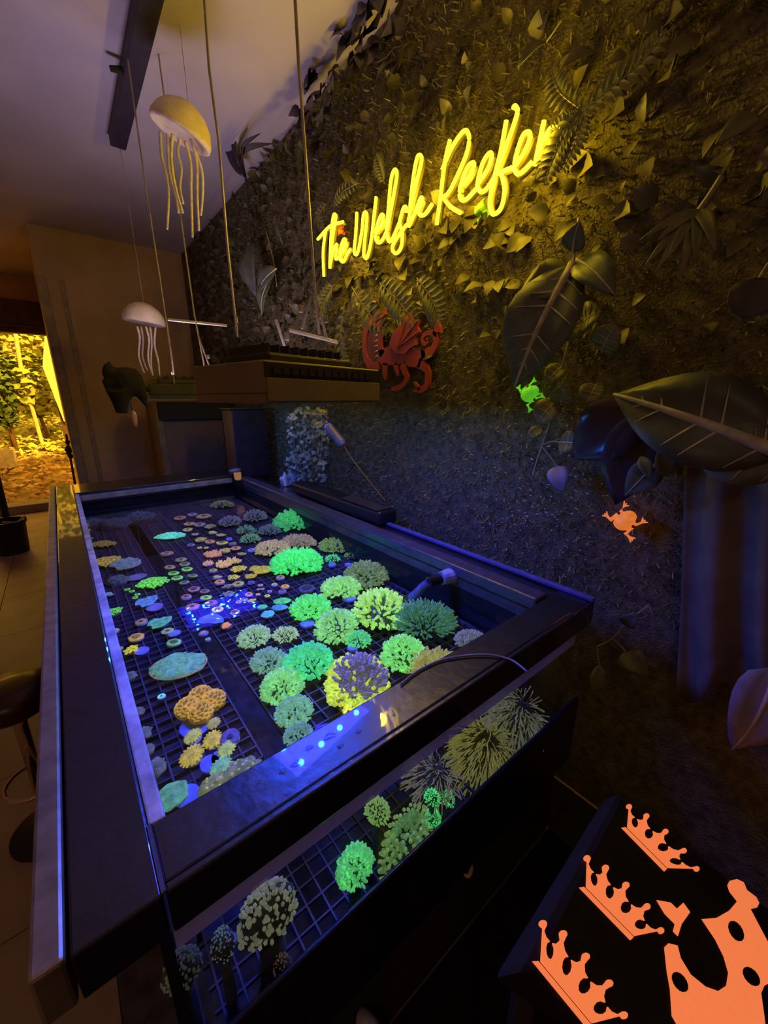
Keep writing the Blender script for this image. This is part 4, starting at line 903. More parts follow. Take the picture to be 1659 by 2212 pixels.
def add_leaf(par, b, t, w, X=1.10, Xt=None, m=None, vein=None, shape='pointed', bend=0.12, fold=0.25, ribs=0, tilt=0.0, riby=0.008):
    p0 = W(b[0], b[1], X=X); p1 = W(t[0], t[1], X=Xt if Xt is not None else X - 0.03); wid = px2m(w, p0.lerp(p1, 0.5))
    nr = V((-1, -0.35, 0.25)) + V((0, tilt, 0))
    vs, fs, rib, sd, nrm = leaf_mesh(p0, p1, wid, nr, bend, fold, 9, shape)
    o = MB().add(vs, fs).build('leaf', m, par, smooth=True); sm = o.modifiers.new('thick', 'SOLIDIFY'); sm.thickness = 0.0016
    if vein is not None:
        k = len(rib); MB().tube(rib, [riby * (1 - 0.8 * i / k) * wid / 0.15 for i in range(k)], 6).build('midrib', vein, o, smooth=True)
        for i in range(1, ribs + 1):
            t = i / (ribs + 1); j = int(t * (k - 1))
            for s_ in (-1, 1):
                e = vs[min(k - 1, j + 1) * 5 + (4 if s_ > 0 else 0)]
                MB().tube([rib[j], rib[j].lerp(e, 0.85) + nrm * 0.001], [0.0016 * wid / 0.1, 0.0005], 5).build('side_vein', vein, o)
    return o
def plant(label, px, py, X=1.12, name='wall_plant', cat='plant', group=None):
    return thing(name, label, cat, W(px, py, X=X), group)
def stem(par, pts, r=0.003, X=1.10, m=None):
    return MB().tube(smooth_path([W(x, y, X=X) for x, y in pts], 4), r, 6).build('stem', m or m_stem, par, smooth=True)
def frond(par, pts, leafpx, X=1.09, m=None, n=14, dx=-0.0):
    path = smooth_path([W(x, y, X=X + dx * i) for i, (x, y) in enumerate(pts)], 6)
    st_ = MB().tube(path, 0.0016, 5).build('frond_stem', m_stem, par)
    L = px2m(leafpx, path[len(path) // 2]); k = len(path)
    for i in range(n):
        f = (i + 1) / (n + 1) * (k - 1); j = int(f); p = path[j].lerp(path[min(k - 1, j + 1)], f - j)
        d = (path[min(k - 1, j + 1)] - path[max(0, j - 1)]).normalized(); up = V((-1, 0, 0)); sd = d.cross(up).normalized()
        ll = L * math.sin(math.pi * (0.15 + 0.8 * (i + 1) / (n + 1)))
        for s_ in (-1, 1):
            vs, fs, rib, _, _ = leaf_mesh(p, p + (sd * s_ * 0.9 + d * 0.55).normalized() * ll, ll * 0.32, up, 0.1, 0.2, 4)
            MB().add(vs, fs).build('leaflet', m or m_fern, st_, smooth=True)
m_stem = mat('plant_stem', (0.30, 0.27, 0.17), rough=0.6)
m_fern = mat('fern_leaflet', (0.22, 0.22, 0.05), rough=0.5, var=0.3, scale=30)
m_leaf = mat('dark_green_leaf', (0.10, 0.12, 0.06), rough=0.45, var=0.4, scale=20)
m_leafg = mat('grey_green_leaf', (0.11, 0.12, 0.09), rough=0.55, var=0.35, scale=25)
m_leafo = mat('olive_leaf', (0.16, 0.16, 0.06), rough=0.5, var=0.35, scale=25)
m_leafp = mat('lilac_leaf', (0.20, 0.19, 0.30), rough=0.5, var=0.2, scale=25)
m_leafd = mat('deep_purple_leaf', (0.05, 0.035, 0.05), rough=0.25, var=0.3, scale=12)
m_vein = mat('pale_vein', (0.48, 0.42, 0.30), rough=0.6, var=0.3, scale=40)
m_dead = mat('dry_grey_leaf', (0.065, 0.058, 0.055), rough=0.7, var=0.35, scale=14)

# ivy mat behind the sign
mb = MB()
for i in range(1500):
    y = rg.uniform(-0.4, 4.3); z = rg.uniform(1.45, ZC - 0.03)
    if z < 1.62 and rg.random() < 0.6: continue
    p0 = V((XW + 0.01, y, z)); d = V((-0.5, rg.uniform(-1, 1), rg.uniform(-1, 0.5))).normalized(); L = rg.uniform(0.03, 0.075)
    vs, fs, _, _, _ = leaf_mesh(p0, p0 + d * L, L * rg.uniform(0.5, 0.8), V((-1, rg.uniform(-.5, .5), rg.uniform(-.2, .6))), 0.1, 0.25, 4)
    for v in vs: v.x = min(v.x, XW + 0.011)
    mb.add(vs, fs)
iv = mb.build('ivy_mat', mat('ivy_leaf', (0.14, 0.122, 0.05), rough=0.5, var=0.5, scale=9), origin=(XW, 2, 1.5), smooth=True); iv['kind'] = 'stuff'
tag(iv, 'dense mat of dark artificial ivy leaves behind the neon sign', 'ivy')

pl = plant('grey green philodendron with a long pale veined leaf above the green frog', 1240, 570)
stem(pl, [(1250, 470), (1240, 560), (1232, 610)])
add_leaf(pl, (1238, 570), (1112, 836), 150, 1.08, 1.03, m_leafg, m_vein, ribs=6, bend=0.10, riby=0.010)
add_leaf(pl, (1238, 545), (1252, 476), 52, 1.10, 1.06, m_leafg, m_vein)
add_leaf(pl, (1232, 600), (1122, 632), 84, 1.08, 1.04, m_leafo, m_vein, shape='heart')
add_leaf(pl, (1246, 560), (1330, 640), 70, 1.09, 1.05, m_leaf, m_vein)
pl = plant('huge variegated leaf with cream blotches reaching in from the right', 1659, 960)
add_leaf(pl, (1700, 985), (1326, 852), 190, 0.98, 0.96, mat('variegated_leaf', (0.06, 0.07, 0.05), rough=0.45, var=0.6, scale=9), m_vein, ribs=5, bend=0.08, riby=0.012)
add_leaf(pl, (1720, 1010), (1470, 960), 130, 0.99, 0.97, m_leafg, m_vein, ribs=4)
stem(pl, [(1760, 1000), (1720, 992), (1690, 985)], 0.006, 0.99)
pl = plant('trailing vine of striped round leaves beside the green frog', 1230, 690)
stem(pl, [(1265, 600), (1245, 690), (1215, 790), (1200, 880), (1172, 960), (1150, 1030)], 0.003)
for (b, t, w) in (((1258, 690), (1212, 735), 56), ((1258, 700), (1300, 672), 62), ((1218, 790), (1180, 825), 40), ((1205, 865), (1160, 912), 52), ((1212, 878), (1222, 830), 44), ((1300, 760), (1330, 700), 62), ((1290, 830), (1268, 870), 50), ((1170, 925), (1142, 945), 24)):
    add_leaf(pl, b, t, w, 1.11, 1.07, m_leafo, m_vein, 'round', ribs=4, riby=0.006)
pl = plant('forked twig with a round striped leaf and a lilac leaf', 1172, 962)
stem(pl, [(1182, 930), (1172, 962), (1160, 995), (1151, 1028)], 0.003, 1.09); stem(pl, [(1173, 960), (1192, 954), (1210, 955)], 0.0025, 1.09); stem(pl, [(1172, 966), (1190, 988), (1203, 1008)], 0.0025, 1.09)
add_leaf(pl, (1209, 956), (1252, 958), 46, 1.09, 1.07, m_leafo, m_vein, 'round', ribs=4); add_leaf(pl, (1202, 1006), (1216, 1064), 44, 1.08, 1.06, m_leafp, None, 'heart')
pl = plant('thin twig with one olive leaf beside the tank corner', 1320, 1382)
stem(pl, [(1402, 1308), (1360, 1340), (1322, 1380), (1290, 1397)], 0.0028, 1.08); stem(pl, [(1290, 1397), (1292, 1420), (1295, 1440)], 0.0022, 1.08); stem(pl, [(1322, 1378), (1340, 1395), (1352, 1408)], 0.0025, 1.08)
add_leaf(pl, (1296, 1436), (1280, 1497), 34, 1.08, 1.06, m_leafo, None, tilt=-0.4); add_leaf(pl, (1350, 1405), (1398, 1462), 56, 1.08, 1.07, m_leafg, None, 'heart'); add_leaf(pl, (1345, 1348), (1378, 1325), 34, 1.08, 1.06, m_leafg, None)
pl = plant('dark purple banana leaf with a blue sheen under the variegated leaf', 1400, 880)
add_leaf(pl, (1395, 870), (1235, 990), 130, 1.07, 1.05, m_leafd, None, bend=0.05); add_leaf(pl, (1400, 880), (1330, 1090), 120, 1.08, 1.06, m_leafd, None, bend=0.05)
add_leaf(pl, (1420, 1000), (1350, 1070), 62, 1.04, 1.02, m_leafg, m_vein, 'heart'); add_leaf(pl, (1440, 1030), (1430, 950), 40, 1.03, 1.0, m_leafo, None); add_leaf(pl, (1385, 985), (1405, 1035), 26, 1.02, 1.0, m_leafo, None)
pl = plant('olive fern spraying over the end of the neon sign', 1245, 262, X=1.08, name='wall_fern', cat='fern')
for (pts, lp) in (([(1262, 240), (1225, 285), (1195, 345), (1175, 400)], 44), ([(1262, 240), (1245, 300), (1215, 370)], 36), ([(1262, 240), (1235, 262), (1188, 280)], 34), ([(1262, 240), (1320, 190), (1390, 130), (1440, 60)], 46), ([(1262, 240), (1210, 200), (1190, 150)], 34), ([(1262, 240), (1200, 300), (1130, 440)], 26)):
    frond(pl, pts, lp, 1.05, None, 11)
pl = plant('small fern fronds above the start of the neon sign', 745, 420, X=1.12, name='wall_fern', cat='fern')
frond(pl, [(722, 445), (740, 415), (775, 395)], 22, 1.10, None, 9); frond(pl, [(830, 395), (822, 365), (812, 335)], 26, 1.10, None, 9); frond(pl, [(705, 440), (688, 465), (700, 492)], 18, 1.10, None, 8)
pl = plant('fern fronds below the start of the neon sign', 700, 640, X=1.12, name='wall_fern', cat='fern')
frond(pl, [(745, 650), (735, 720), (742, 770), (760, 800)], 26, 1.10, None, 11); frond(pl, [(720, 615), (700, 650), (680, 700)], 34, 1.10, None, 10); frond(pl, [(820, 610), (860, 650), (900, 700)], 44, 1.09, None, 11); frond(pl, [(900, 600), (935, 650), (950, 700)], 40, 1.09, None, 11); frond(pl, [(760, 620), (800, 680), (840, 720)], 36, 1.10, None, 10)
pl = plant('broad pale green leaves left of the neon sign', 570, 560, X=1.10)
add_leaf(pl, (545, 525), (552, 640), 50, 1.09, 1.05, m_leafg, None); add_leaf(pl, (598, 580), (560, 640), 46, 1.09, 1.06, m_leafg, m_vein); add_leaf(pl, (585, 600), (566, 682), 36, 1.08, 1.06, m_leaf, m_vein); stem(pl, [(575, 500), (590, 560), (598, 620)], 0.003)
add_leaf(pl, (600, 470), (612, 530), 12, 1.09, 1.06, m_leafg, None, 'blade')
pl = plant('palm fan silhouetted against the ceiling', 520, 340, X=1.05, cat='palm', name='palm_fan')
for (t_, w_) in (((478, 268), 26), ((505, 262), 24), ((535, 275), 22), ((562, 288), 22), ((590, 310), 22), ((485, 310), 22)):
    add_leaf(pl, (530, 380), t_, w_, 1.06, 0.98, m_leafd, None, 'blade')
stem(pl, [(540, 520), (535, 440), (530, 378)], 0.006, 1.07, m_leafd)
pl = plant('arching dracaena with narrow pale blades at the upper right', 1500, 480, X=1.06, name='dracaena_plant')
for (t_, w_) in (((1392, 575), 16), ((1415, 590), 18), ((1440, 560), 18), ((1470, 600), 20), ((1500, 570), 20), ((1380, 520), 14), ((1545, 540), 20), ((1420, 520), 16)):
    add_leaf(pl, (1510, 455), t_, w_ * 1.4, 1.05, 0.99, m_leafo, None, 'blade')
stem(pl, [(1560, 380), (1535, 420), (1508, 458)], 0.006, 1.06)
q = W(1535, 420, X=1.06); MB().tube([q, V((XW + 0.013, q.y, q.z))], 0.005, 6).build('tie', m_stem, pl)
pl = plant('single olive blade leaf above the neon sign', 1170, 100)
add_leaf(pl, (1180, 88), (1118, 145), 26, 1.10, 1.04, m_leafo, m_vein); stem(pl, [(1215, 40), (1195, 70), (1180, 90)], 0.002)
pl = plant('drooping pale leaf with a pointed tip at the far upper right', 1620, 270)
add_leaf(pl, (1640, 250), (1545, 310), 50, 1.05, 1.0, m_leafo, None); stem(pl, [(1690, 200), (1660, 230), (1638, 252)], 0.003, 1.05)
pl = plant('round grey leaf hanging at the right edge above the variegated leaf', 1625, 640)
add_leaf(pl, (1640, 600), (1612, 690), 90, 1.00, 0.97, m_dead, None, 'round'); stem(pl, [(1690, 540), (1660, 570), (1640, 602)], 0.003, 1.0)
for i, (px, py) in enumerate(((790, 60), (850, 30), (735, 130), (705, 200), (910, 20), (680, 270))):
    lb = ['dark leafy clump under the ceiling, third from the palm fan', 'dark leafy clump under the ceiling, second from the right end', 'dark leafy clump under the ceiling, second but one from the palm fan', 'dark leafy clump under the ceiling, second from the palm fan', 'dark leafy clump under the ceiling, farthest from the palm fan', 'dark leafy clump under the ceiling, nearest the palm fan'][i]
    pl = plant(lb, px, py, X=1.12, name='hanging_clump', group='dark leafy clumps along the ceiling')
    c_ = W(px, py, X=1.12)
    for k in range(11):
        q = c_ + V((rg.uniform(-.06, 0.0), rg.uniform(-.12, .12), rg.uniform(-.12, .06)))
        q.z = min(q.z, ZC - 0.02)
        vs, fs, _, _, _ = leaf_mesh(q, q + V((-0.04, rg.uniform(-.08, .08), rg.uniform(-.09, .0))), 0.07, V((-1, rg.uniform(-.4, .4), .3)), 0.1, 0.2, 5, 'heart')
        MB().add(vs, fs).build('leaf', m_leafd, pl, smooth=True)
dp = thing('grey_drape', 'grey brown drape with soft folds on the wall beside the tank front', 'drape', W(1560, 1540, X=1.10))
vs = []; fs = []; nu, nv = 44, 14
for j_ in range(nv):
    for i_ in range(nu):
        u, v = i_ / (nu - 1), j_ / (nv - 1)
        q = W(1478 + 300 * u - 20 * v, 1000 + (500 + 30 * math.sin(u * 15)) * v, X=1.10)
        q.x = 1.105 + (0.012 + 0.012 * v) * math.sin(u * 17 + 0.6 * math.sin(3 * v)); vs.append(q)
for j_ in range(nv - 1):
    for i_ in range(nu - 1): fs.append((j_ * nu + i_, j_ * nu + i_ + 1, (j_ + 1) * nu + i_ + 1, (j_ + 1) * nu + i_))
o = MB().add(vs, fs).build('cloth', mat('grey_brown_cloth', (0.15, 0.125, 0.11), rough=0.9, var=0.3, scale=10), dp, smooth=True); sm = o.modifiers.new('thick', 'SOLIDIFY'); sm.thickness = 0.002
a, b = W(1470, 996, X=1.11), W(1790, 996, X=1.11); MB().tube([a, b], 0.006, 8).build('rod', m_matblack, dp)
for q in (a, b): MB().tube([q, V((XW + 0.013, q.y, q.z))], 0.005, 6).build('bracket', m_matblack, dp)
pl = plant('lilac grey broad leaf low at the right edge', 1640, 1540, X=0.98, name='hanging_leaves')
add_leaf(pl, (1680, 1440), (1582, 1618), 110, 0.97, 0.94, m_leafp, m_vein, 'heart'); stem(pl, [(1740, 1380), (1705, 1415), (1680, 1442)], 0.004, 0.97)

# shrub with pale leaves on the wall at the far end of the rail
c0, c1 = W(640, 1035, X=1.09), W(700, 890, X=1.09)
sh = thing('pale_shrub', 'speckled pale leaved shrub on the wall behind the gooseneck light', 'shrub', (1.1, (c0.y + c1.y) / 2, c0.z))
mb = MB()
for i in range(420):
    f = rg.random(); px = rg.uniform(625, 712) ; py = rg.uniform(885, 1038)
    p = W(px, py, X=rg.uniform(1.03, 1.14)); d = V((-0.6, rg.uniform(-1, 1), rg.uniform(-.6, 1))).normalized() * rg.uniform(0.02, 0.04)
    vs, fs, _, _, _ = leaf_mesh(p, p + d, 0.022, V((-1, -.3, .4)), 0.1, 0.2, 3, 'heart'); mb.add(vs, fs)
mb.build('foliage', mat('speckled_leaf', (0.30, 0.30, 0.22), rough=0.6, var=0.7, scale=12), sh, smooth=True, kind='stuff')
for k in range(4): MB().tube([W(640 + 16 * k, 1035, X=1.13), W(636 + 20 * k, 960, X=1.12), W(640 + 18 * k, 890, X=1.12)], 0.003, 5).build('stem', m_stem, sh)

# ------------------------------------------------------------------ red dragon cut-out
XD = XW - 0.022
def dz(x, y): return W(760 + x / 7.54, 660 + y / 7.54, X=XD)
m_red = mat('red_dragon_board', (0.42, 0.06, 0.045), rough=0.55, var=0.2, scale=12)
dr = thing('dragon_cutout', 'red dragon cut out mounted on the turf wall under the neon sign', 'dragon emblem', dz(800, 1380))
TH = V((0.012, 0, 0))
def ribbon(pts, ws, name):
    path = smooth_path([dz(*p) for p in pts], 5); k = len(path); L_ = []; R_ = []
    for i, p in enumerate(path):
        d = (path[min(i + 1, k - 1)] - path[max(i - 1, 0)]).normalized(); s_ = d.cross(V((1, 0, 0))).normalized()
        f = i / (k - 1) * (len(ws) - 1); j = min(int(f), len(ws) - 2); w = ws[j] + (ws[j + 1] - ws[j]) * (f - j)
        w = w / 7.54 * depth(p) / F_PX / 2 * 1.15
        L_.append(p + s_ * w); R_.append(p - s_ * w)
    mb = MB(); vs = []
    for l, r in zip(L_, R_): vs += [l, r, r + TH, l + TH]
    fs = []
    for i in range(k - 1):
        for q in range(4): fs.append((i * 4 + q, i * 4 + (q + 1) % 4, (i + 1) * 4 + (q + 1) % 4, (i + 1) * 4 + q))
    fs += [(0, 1, 2, 3), tuple((k - 1) * 4 + q for q in (3, 2, 1, 0))]
    return mb.add(vs, fs).build(name, m_red, dr)
MB().plate([dz(*p) for p in ((430, 740), (520, 700), (640, 640), (900, 720), (1000, 710), (1180, 730), (1200, 820), (1130, 900), (1100, 1010), (930, 1000), (850, 935), (700, 970), (600, 970), (480, 970), (410, 880))], TH).build('body', m_red, dr)
wing = MB().plate([dz(*p) + V((-0.006, 0, 0)) for p in ((620, 640), (660, 520), (690, 420), (820, 310), (880, 140), (960, 110), (1010, 240), (1110, 230), (1080, 340), (1120, 430), (1050, 520), (1060, 640), (960, 700), (880, 790), (720, 780))], TH).build('wing', m_red, dr)
for e in ((940, 130), (1090, 250), (1090, 440)):
    MB().tube([dz(760, 700) + V((-0.008, 0, 0)), dz(*e) + V((-0.008, 0, 0))], 0.0022, 6).build('wing_rib', m_red, wing)
MB().plate([dz(*p) + V((0.006, 0, 0)) for p in ((210, 420), (420, 320), (450, 520), (450, 720), (440, 900), (320, 990), (215, 820))], (0.006, 0, 0)).build('mouth', mat('dark_red_mouth', (0.20, 0.05, 0.035), rough=0.6), dr)
ribbon([(540, 110), (400, 200), (260, 320), (205, 500), (195, 700), (230, 880), (340, 1010), (440, 960)], [50, 130, 120, 80, 80, 100, 150, 120], 'neck')
ribbon([(420, 230), (450, 400), (445, 560), (455, 700), (500, 800)], [120, 90, 80, 90, 120], 'jaw')
for i in range(5): MB().tube([dz(415, 480 + i * 85), dz(370, 500 + i * 85)], [0.004, 0.001], 6).build('tooth', mat('white_tooth', (0.7, 0.66, 0.6)), dr)
tl = ribbon([(1130, 820), (1280, 745), (1350, 630), (1360, 500), (1285, 440), (1180, 470), (1140, 560), (1190, 630), (1235, 590)], [150, 120, 100, 80, 70, 60, 56, 44, 26], 'tail')
MB().plate([dz(*p) for p in ((1310, 470), (1350, 330), (1390, 240), (1430, 330), (1450, 440), (1390, 430), (1375, 520))], TH).build('tail_barb', m_red, tl)
ribbon([(820, 950), (860, 1080), (890, 1180), (830, 1290), (740, 1345), (640, 1365)], [130, 100, 80, 70, 80, 30], 'leg')
ribbon([(540, 940), (530, 1080), (535, 1215)], [120, 100, 16], 'leg')
ribbon([(700, 950), (735, 1080), (745, 1150)], [90, 70, 20], 'leg')
ribbon([(1080, 930), (1210, 1040), (1225, 1200), (1200, 1320), (1110, 1375), (1000, 1390)], [150, 100, 90, 90, 90, 20], 'leg')
ribbon([(1010, 1250), (1050, 1310), (1100, 1360)], [16, 50, 60], 'claw')
for q in ((1000, 720), (500, 880), (1130, 880)): MB().tube([dz(*q) + V((0.01, 0, 0)), V((XW + 0.012, dz(*q).y, dz(*q).z))], 0.005, 6).build('mount', m_black, dr)

# ------------------------------------------------------------------ toy frogs on the wall
def frog(label, px, py, w, ang, m, X=1.12):
    c = W(px, py, X=X); r = px2m(w, c) / 2
    t = thing('toy_frog', label, 'frog', c, 'plastic frogs on the planted wall')
    vx = V((-1, 0, 0)); e1 = V((0, -math.cos(ang), math.sin(ang))); e2 = vx.cross(e1)   # e1 points to the head
    def q(a, b, h=0.0): return c + e1 * a * r + e2 * b * r + vx * h * r
    mb = MB()
    mb.tube([q(-0.55, 0, .15), q(-0.45, 0, .2), q(-0.1, 0, .26), q(0.25, 0, .24), q(0.5, 0, .2), q(0.72, 0, .18), q(0.8, 0, .16)], [0.16 * r, 0.44 * r, 0.56 * r, 0.48 * r, 0.42 * r, 0.28 * r, 0.08 * r], 14)
    for s_ in (-1, 1):
        mb.tube([q(-0.4, 0.25 * s_, .15), q(-0.15, 0.62 * s_, .15), q(-0.62, 0.62 * s_, .12), q(-0.62, 0.92 * s_, .08)], [0.22 * r, 0.20 * r, 0.14 * r, 0.10 * r], 8)
        for d in (-0.3, 0, 0.3): mb.tube([q(-0.62, 0.9 * s_, .08), q(-0.62 + d * 0.7, 1.22 * s_, .06)], [0.07 * r, 0.055 * r], 6)
        mb.tube([q(0.3, 0.25 * s_, .15), q(0.28, 0.62 * s_, .14), q(0.62, 0.72 * s_, .08)], [0.14 * r, 0.10 * r, 0.08 * r], 8)
        for d in (-0.35, 0, 0.35): mb.tube([q(0.60, 0.72 * s_, .08), q(0.90, (0.74 + d * 0.6) * s_, .06)], [0.06 * r, 0.05 * r], 6)
    o = mb.build('body', m, t, smooth=True); rm = o.modifiers.new('join', 'REMESH'); rm.mode = 'VOXEL'; rm.voxel_size = 0.045 * r; rm.use_smooth_shade = True
    for s_ in (-1, 1): MB().blob(q(0.52, 0.22 * s_, 0.48), 0.10 * r, 1, 0.0).build('eye', m, t, smooth=True)
    MB().tube([q(-0.1, 0, 0.1), V((XW + 0.012, c.y, c.z))], 0.1 * r, 8).build('peg', m, t)
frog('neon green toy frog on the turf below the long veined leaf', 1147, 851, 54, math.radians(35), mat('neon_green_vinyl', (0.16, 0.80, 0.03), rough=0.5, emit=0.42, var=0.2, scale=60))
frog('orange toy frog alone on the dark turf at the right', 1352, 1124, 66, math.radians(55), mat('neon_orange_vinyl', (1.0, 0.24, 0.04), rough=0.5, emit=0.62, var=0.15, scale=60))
frog('green toy frog peeking from behind the neon sign', 1042, 452, 40, math.radians(200), mat('plain_green_vinyl', (0.25, 0.55, 0.06), rough=0.5))
frog('red orange toy frog behind the first letters of the neon sign', 738, 497, 26, math.radians(80), mat('red_vinyl', (0.85, 0.14, 0.04), rough=0.5))

# ------------------------------------------------------------------ dark case with crown prints, low in the front right corner
d1 = FW + RT * ((1600 - 829.5) / F_PX) - UP * ((1400 - 1106) / F_PX); d2 = RT - UP * 1.03
CN = d2.cross(d1).normalized()
if CN.z < 0: CN = -CN

cray = (FW + RT * ((1300 - 829.5) / F_PX) - UP * ((1950 - 1106) / F_PX)); CP = CAM + cray.normalized() * 0.72
def onc(px, py, off=0.0):
    """point on the sloping printed face"""
    d = FW + RT * ((px - 829.5) / F_PX) - UP * ((py - 1106.0) / F_PX)
    return CAM + d * ((CP + CN * off - CAM).dot(CN) / d.dot(CN))
cs = thing('display_stand', 'sloping black display stand printed with neon orange crowns in the near right corner', 'stand', (CP.x, CP.y, 0))
m_cloth = mat('black_cloth', (0.014, 0.010, 0.012), rough=0.85, var=0.3, scale=30, spec=0.2)
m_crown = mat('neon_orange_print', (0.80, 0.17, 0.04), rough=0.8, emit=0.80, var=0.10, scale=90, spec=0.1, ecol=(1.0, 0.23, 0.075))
corners = [onc(1118, 2100), onc(1335, 1712), onc(1700, 1990), onc(1560, 2420)]
MB().plate(corners, -CN * 0.035).build('board', m_cloth, cs, bevel=0.01)
for q in corners:
    q2 = q * 0.86 + (sum(corners, V((0, 0, 0))) / 4) * 0.14 - CN * 0.03
    MB().tube([q2, V((q2.x, q2.y, 0))], 0.012, 8).build('leg', m_matblack, cs)
def cz5(x, y, o=0.0): return onc(1000 + x / 2.517, 1700 + y / 2.517, o)
def crown(A, B, balls):
    A, B = V((*A, 0)), V((*B, 0)); sp = [V((*b, 0)) - A.lerp(B, i / 4) for i, b in enumerate(balls)]
    def pt(u, v):
        f = min(max(u, 0), 1) * 4; i = min(int(f), 3); return A + (B - A) * u + sp[i].lerp(sp[i + 1], f - i) * v
    poly = [pt(0, 0.0), pt(1, 0.0)]
    for i in (4, 3, 2, 1, 0):
        u = i / 4; du = 0.032
        r_, l_ = (u + du, u - du)
        if i == 4: poly += [pt(1.0, 0.86)]
        else: poly += [pt(u + 0.055, 0.70), pt(u + 0.02, 0.82)]
        c_ = pt(u, 0.98); rad = (pt(0.25, 0) - pt(0, 0)).length * 0.20
        up_ = (pt(u, 1) - pt(u, 0.8)).normalized(); sd_ = V((-up_.y, up_.x, 0))
        if (pt(1, 0) - pt(0, 0)).dot(sd_) < 0: sd_ = -sd_
        for k in range(9):
            a_ = -0.6 + (math.pi + 1.2) * k / 8
            poly.append(c_ + (sd_ * math.cos(a_) + up_ * math.sin(a_)) * rad)
        if i == 0: poly += [pt(0.0, 0.86)]
        else:
            poly += [pt(u - 0.02, 0.82), pt(u - 0.055, 0.70), pt(u - 0.105, 0.66)]
            for k in range(10):          # keyhole between two spikes
                a_ = math.radians(70) - math.radians(320) * k / 9
                poly.append(pt(u - 0.125 + 0.062 * math.cos(a_), 0.46 + 0.20 * math.sin(a_)))
            poly += [pt(u - 0.145, 0.66)]
    MB().plate([cz5(p.x, p.y, 0.0012) for p in poly], -CN * 0.0011).build('crown_print', m_crown, cs)
    dn = pt(0.5, 0) - pt(0.5, 0.085)
    g = pt(0, 0) - pt(0, 0.035)
    e_ = (B - A).normalized(); pr = V((-e_.y, e_.x, 0)); pr = pr if pr.dot(g) > 0 else -pr
    w_ = (B - A).length
    bar = [A - e_ * 0.03 * w_ + pr * 0.02 * w_, B + pr * 0.02 * w_, B + pr * 0.085 * w_ - e_ * 0.0 * w_, A - e_ * 0.07 * w_ + pr * 0.075 * w_]
    MB().plate([cz5(p.x, p.y, 0.0012) for p in bar], -CN * 0.0011).build('crown_base_print', m_crown, cs)
crown((425, 950), (705, 1285), ((437, 740), (548, 795), (672, 918), (800, 1065), (880, 1240)))
crown((672, 545), (935, 810), ((677, 385), (778, 437), (890, 530), (1005, 648), (1080, 780)))
crown((895, 220), (1115, 440), ((905, 105), (1000, 155), (1105, 240), (1205, 345), (1275, 445)))
def ell(cx, cy, a_, b_, t_, n=14): return [(cx + a_ * math.cos(k * 2 * math.pi / n) * math.cos(t_) - b_ * math.sin(k * 2 * math.pi / n) * math.sin(t_), cy + a_ * math.cos(k * 2 * math.pi / n) * math.sin(t_) + b_ * math.sin(k * 2 * math.pi / n) * math.cos(t_)) for k in range(n)]
big = [(1300, 718), (1380, 712), (1450, 672), (1493, 622), (1452, 570), (1440, 535), (1452, 510), (1490, 500), (1528, 518), (1545, 560), (1595, 598), (1612, 630), (1600, 655), (1565, 664), (1610, 750), (1690, 900), (1720, 1000), (1700, 1050), (1640, 1080), (1622, 1120), (1640, 1250), (1660, 1420), (1240, 1420), (1140, 1245), (1130, 1100), (1112, 1000), (1098, 872), (1120, 850), (1168, 862), (1185, 930), (1240, 1020), (1320, 1085), (1390, 1110), (1435, 1080), (1446, 1010), (1420, 920), (1375, 830)]
MB().plate([cz5(x, y, 0.0012) for x, y in big], -CN * 0.0011).build('large_crown_print', m_crown, cs)
MB().plate([cz5(x, y, 0.0012) for x, y in ((1055, 615), (1130, 628), (1165, 662), (1200, 630), (1236, 680), (1190, 745), (1170, 810), (1145, 785), (1155, 745), (1100, 690))], -CN * 0.0011).build('crown_print', m_crown, cs)
for (cx, cy, t_) in ((1487, 783, 1.05), (1182, 1060, 1.0), (1570, 1030, 0.9)):
    MB().plate([cz5(x, y, 0.0022) for x, y in ell(cx, cy, 62, 34, t_)], -CN * 0.0009).build('printed_oval', m_cloth, cs)

# pale handle and a cream chip on the cabinet front
q = W(800, 2190, Y=0.385)
MB().tube(smooth_path([V((q.x - 0.02, 0.392, q.z + 0.012)), V((q.x - 0.012, 0.372, q.z + 0.012)), V((q.x, 0.366, q.z - 0.03)), V((q.x + 0.012, 0.366, q.z - 0.10)), V((q.x + 0.012, 0.392, q.z - 0.12))], 4), 0.014, 10).build('handle', mat('pale_handle', (0.50, 0.48, 0.62), rough=0.4), tank, smooth=True)
q = W(1012, 1882, Y=0.385)
ch = thing('cream_chip', 'small curved cream chip stuck on the dark cabinet front', 'chip', (q.x, 0.39, q.z))
MB().tube(smooth_path([q + V((-0.016, 0, 0.006)), q + V((-0.004, -0.004, -0.004)), q + V((0.012, 0, -0.002)), q + V((0.018, 0.004, 0.003))], 4), [0.002, 0.003, 0.004, 0.005, 0.005, 0.005, 0.005, 0.005, 0.004, 0.003, 0.002, 0.002, 0.001], 7).build('shell', mat('cream_shell', (0.85, 0.62, 0.30), rough=0.5), ch, smooth=True)
MB().tube([q + V((0, 0.004, 0)), V((q.x, 0.396, q.z))], 0.002, 6).build('pin', m_black, ch)

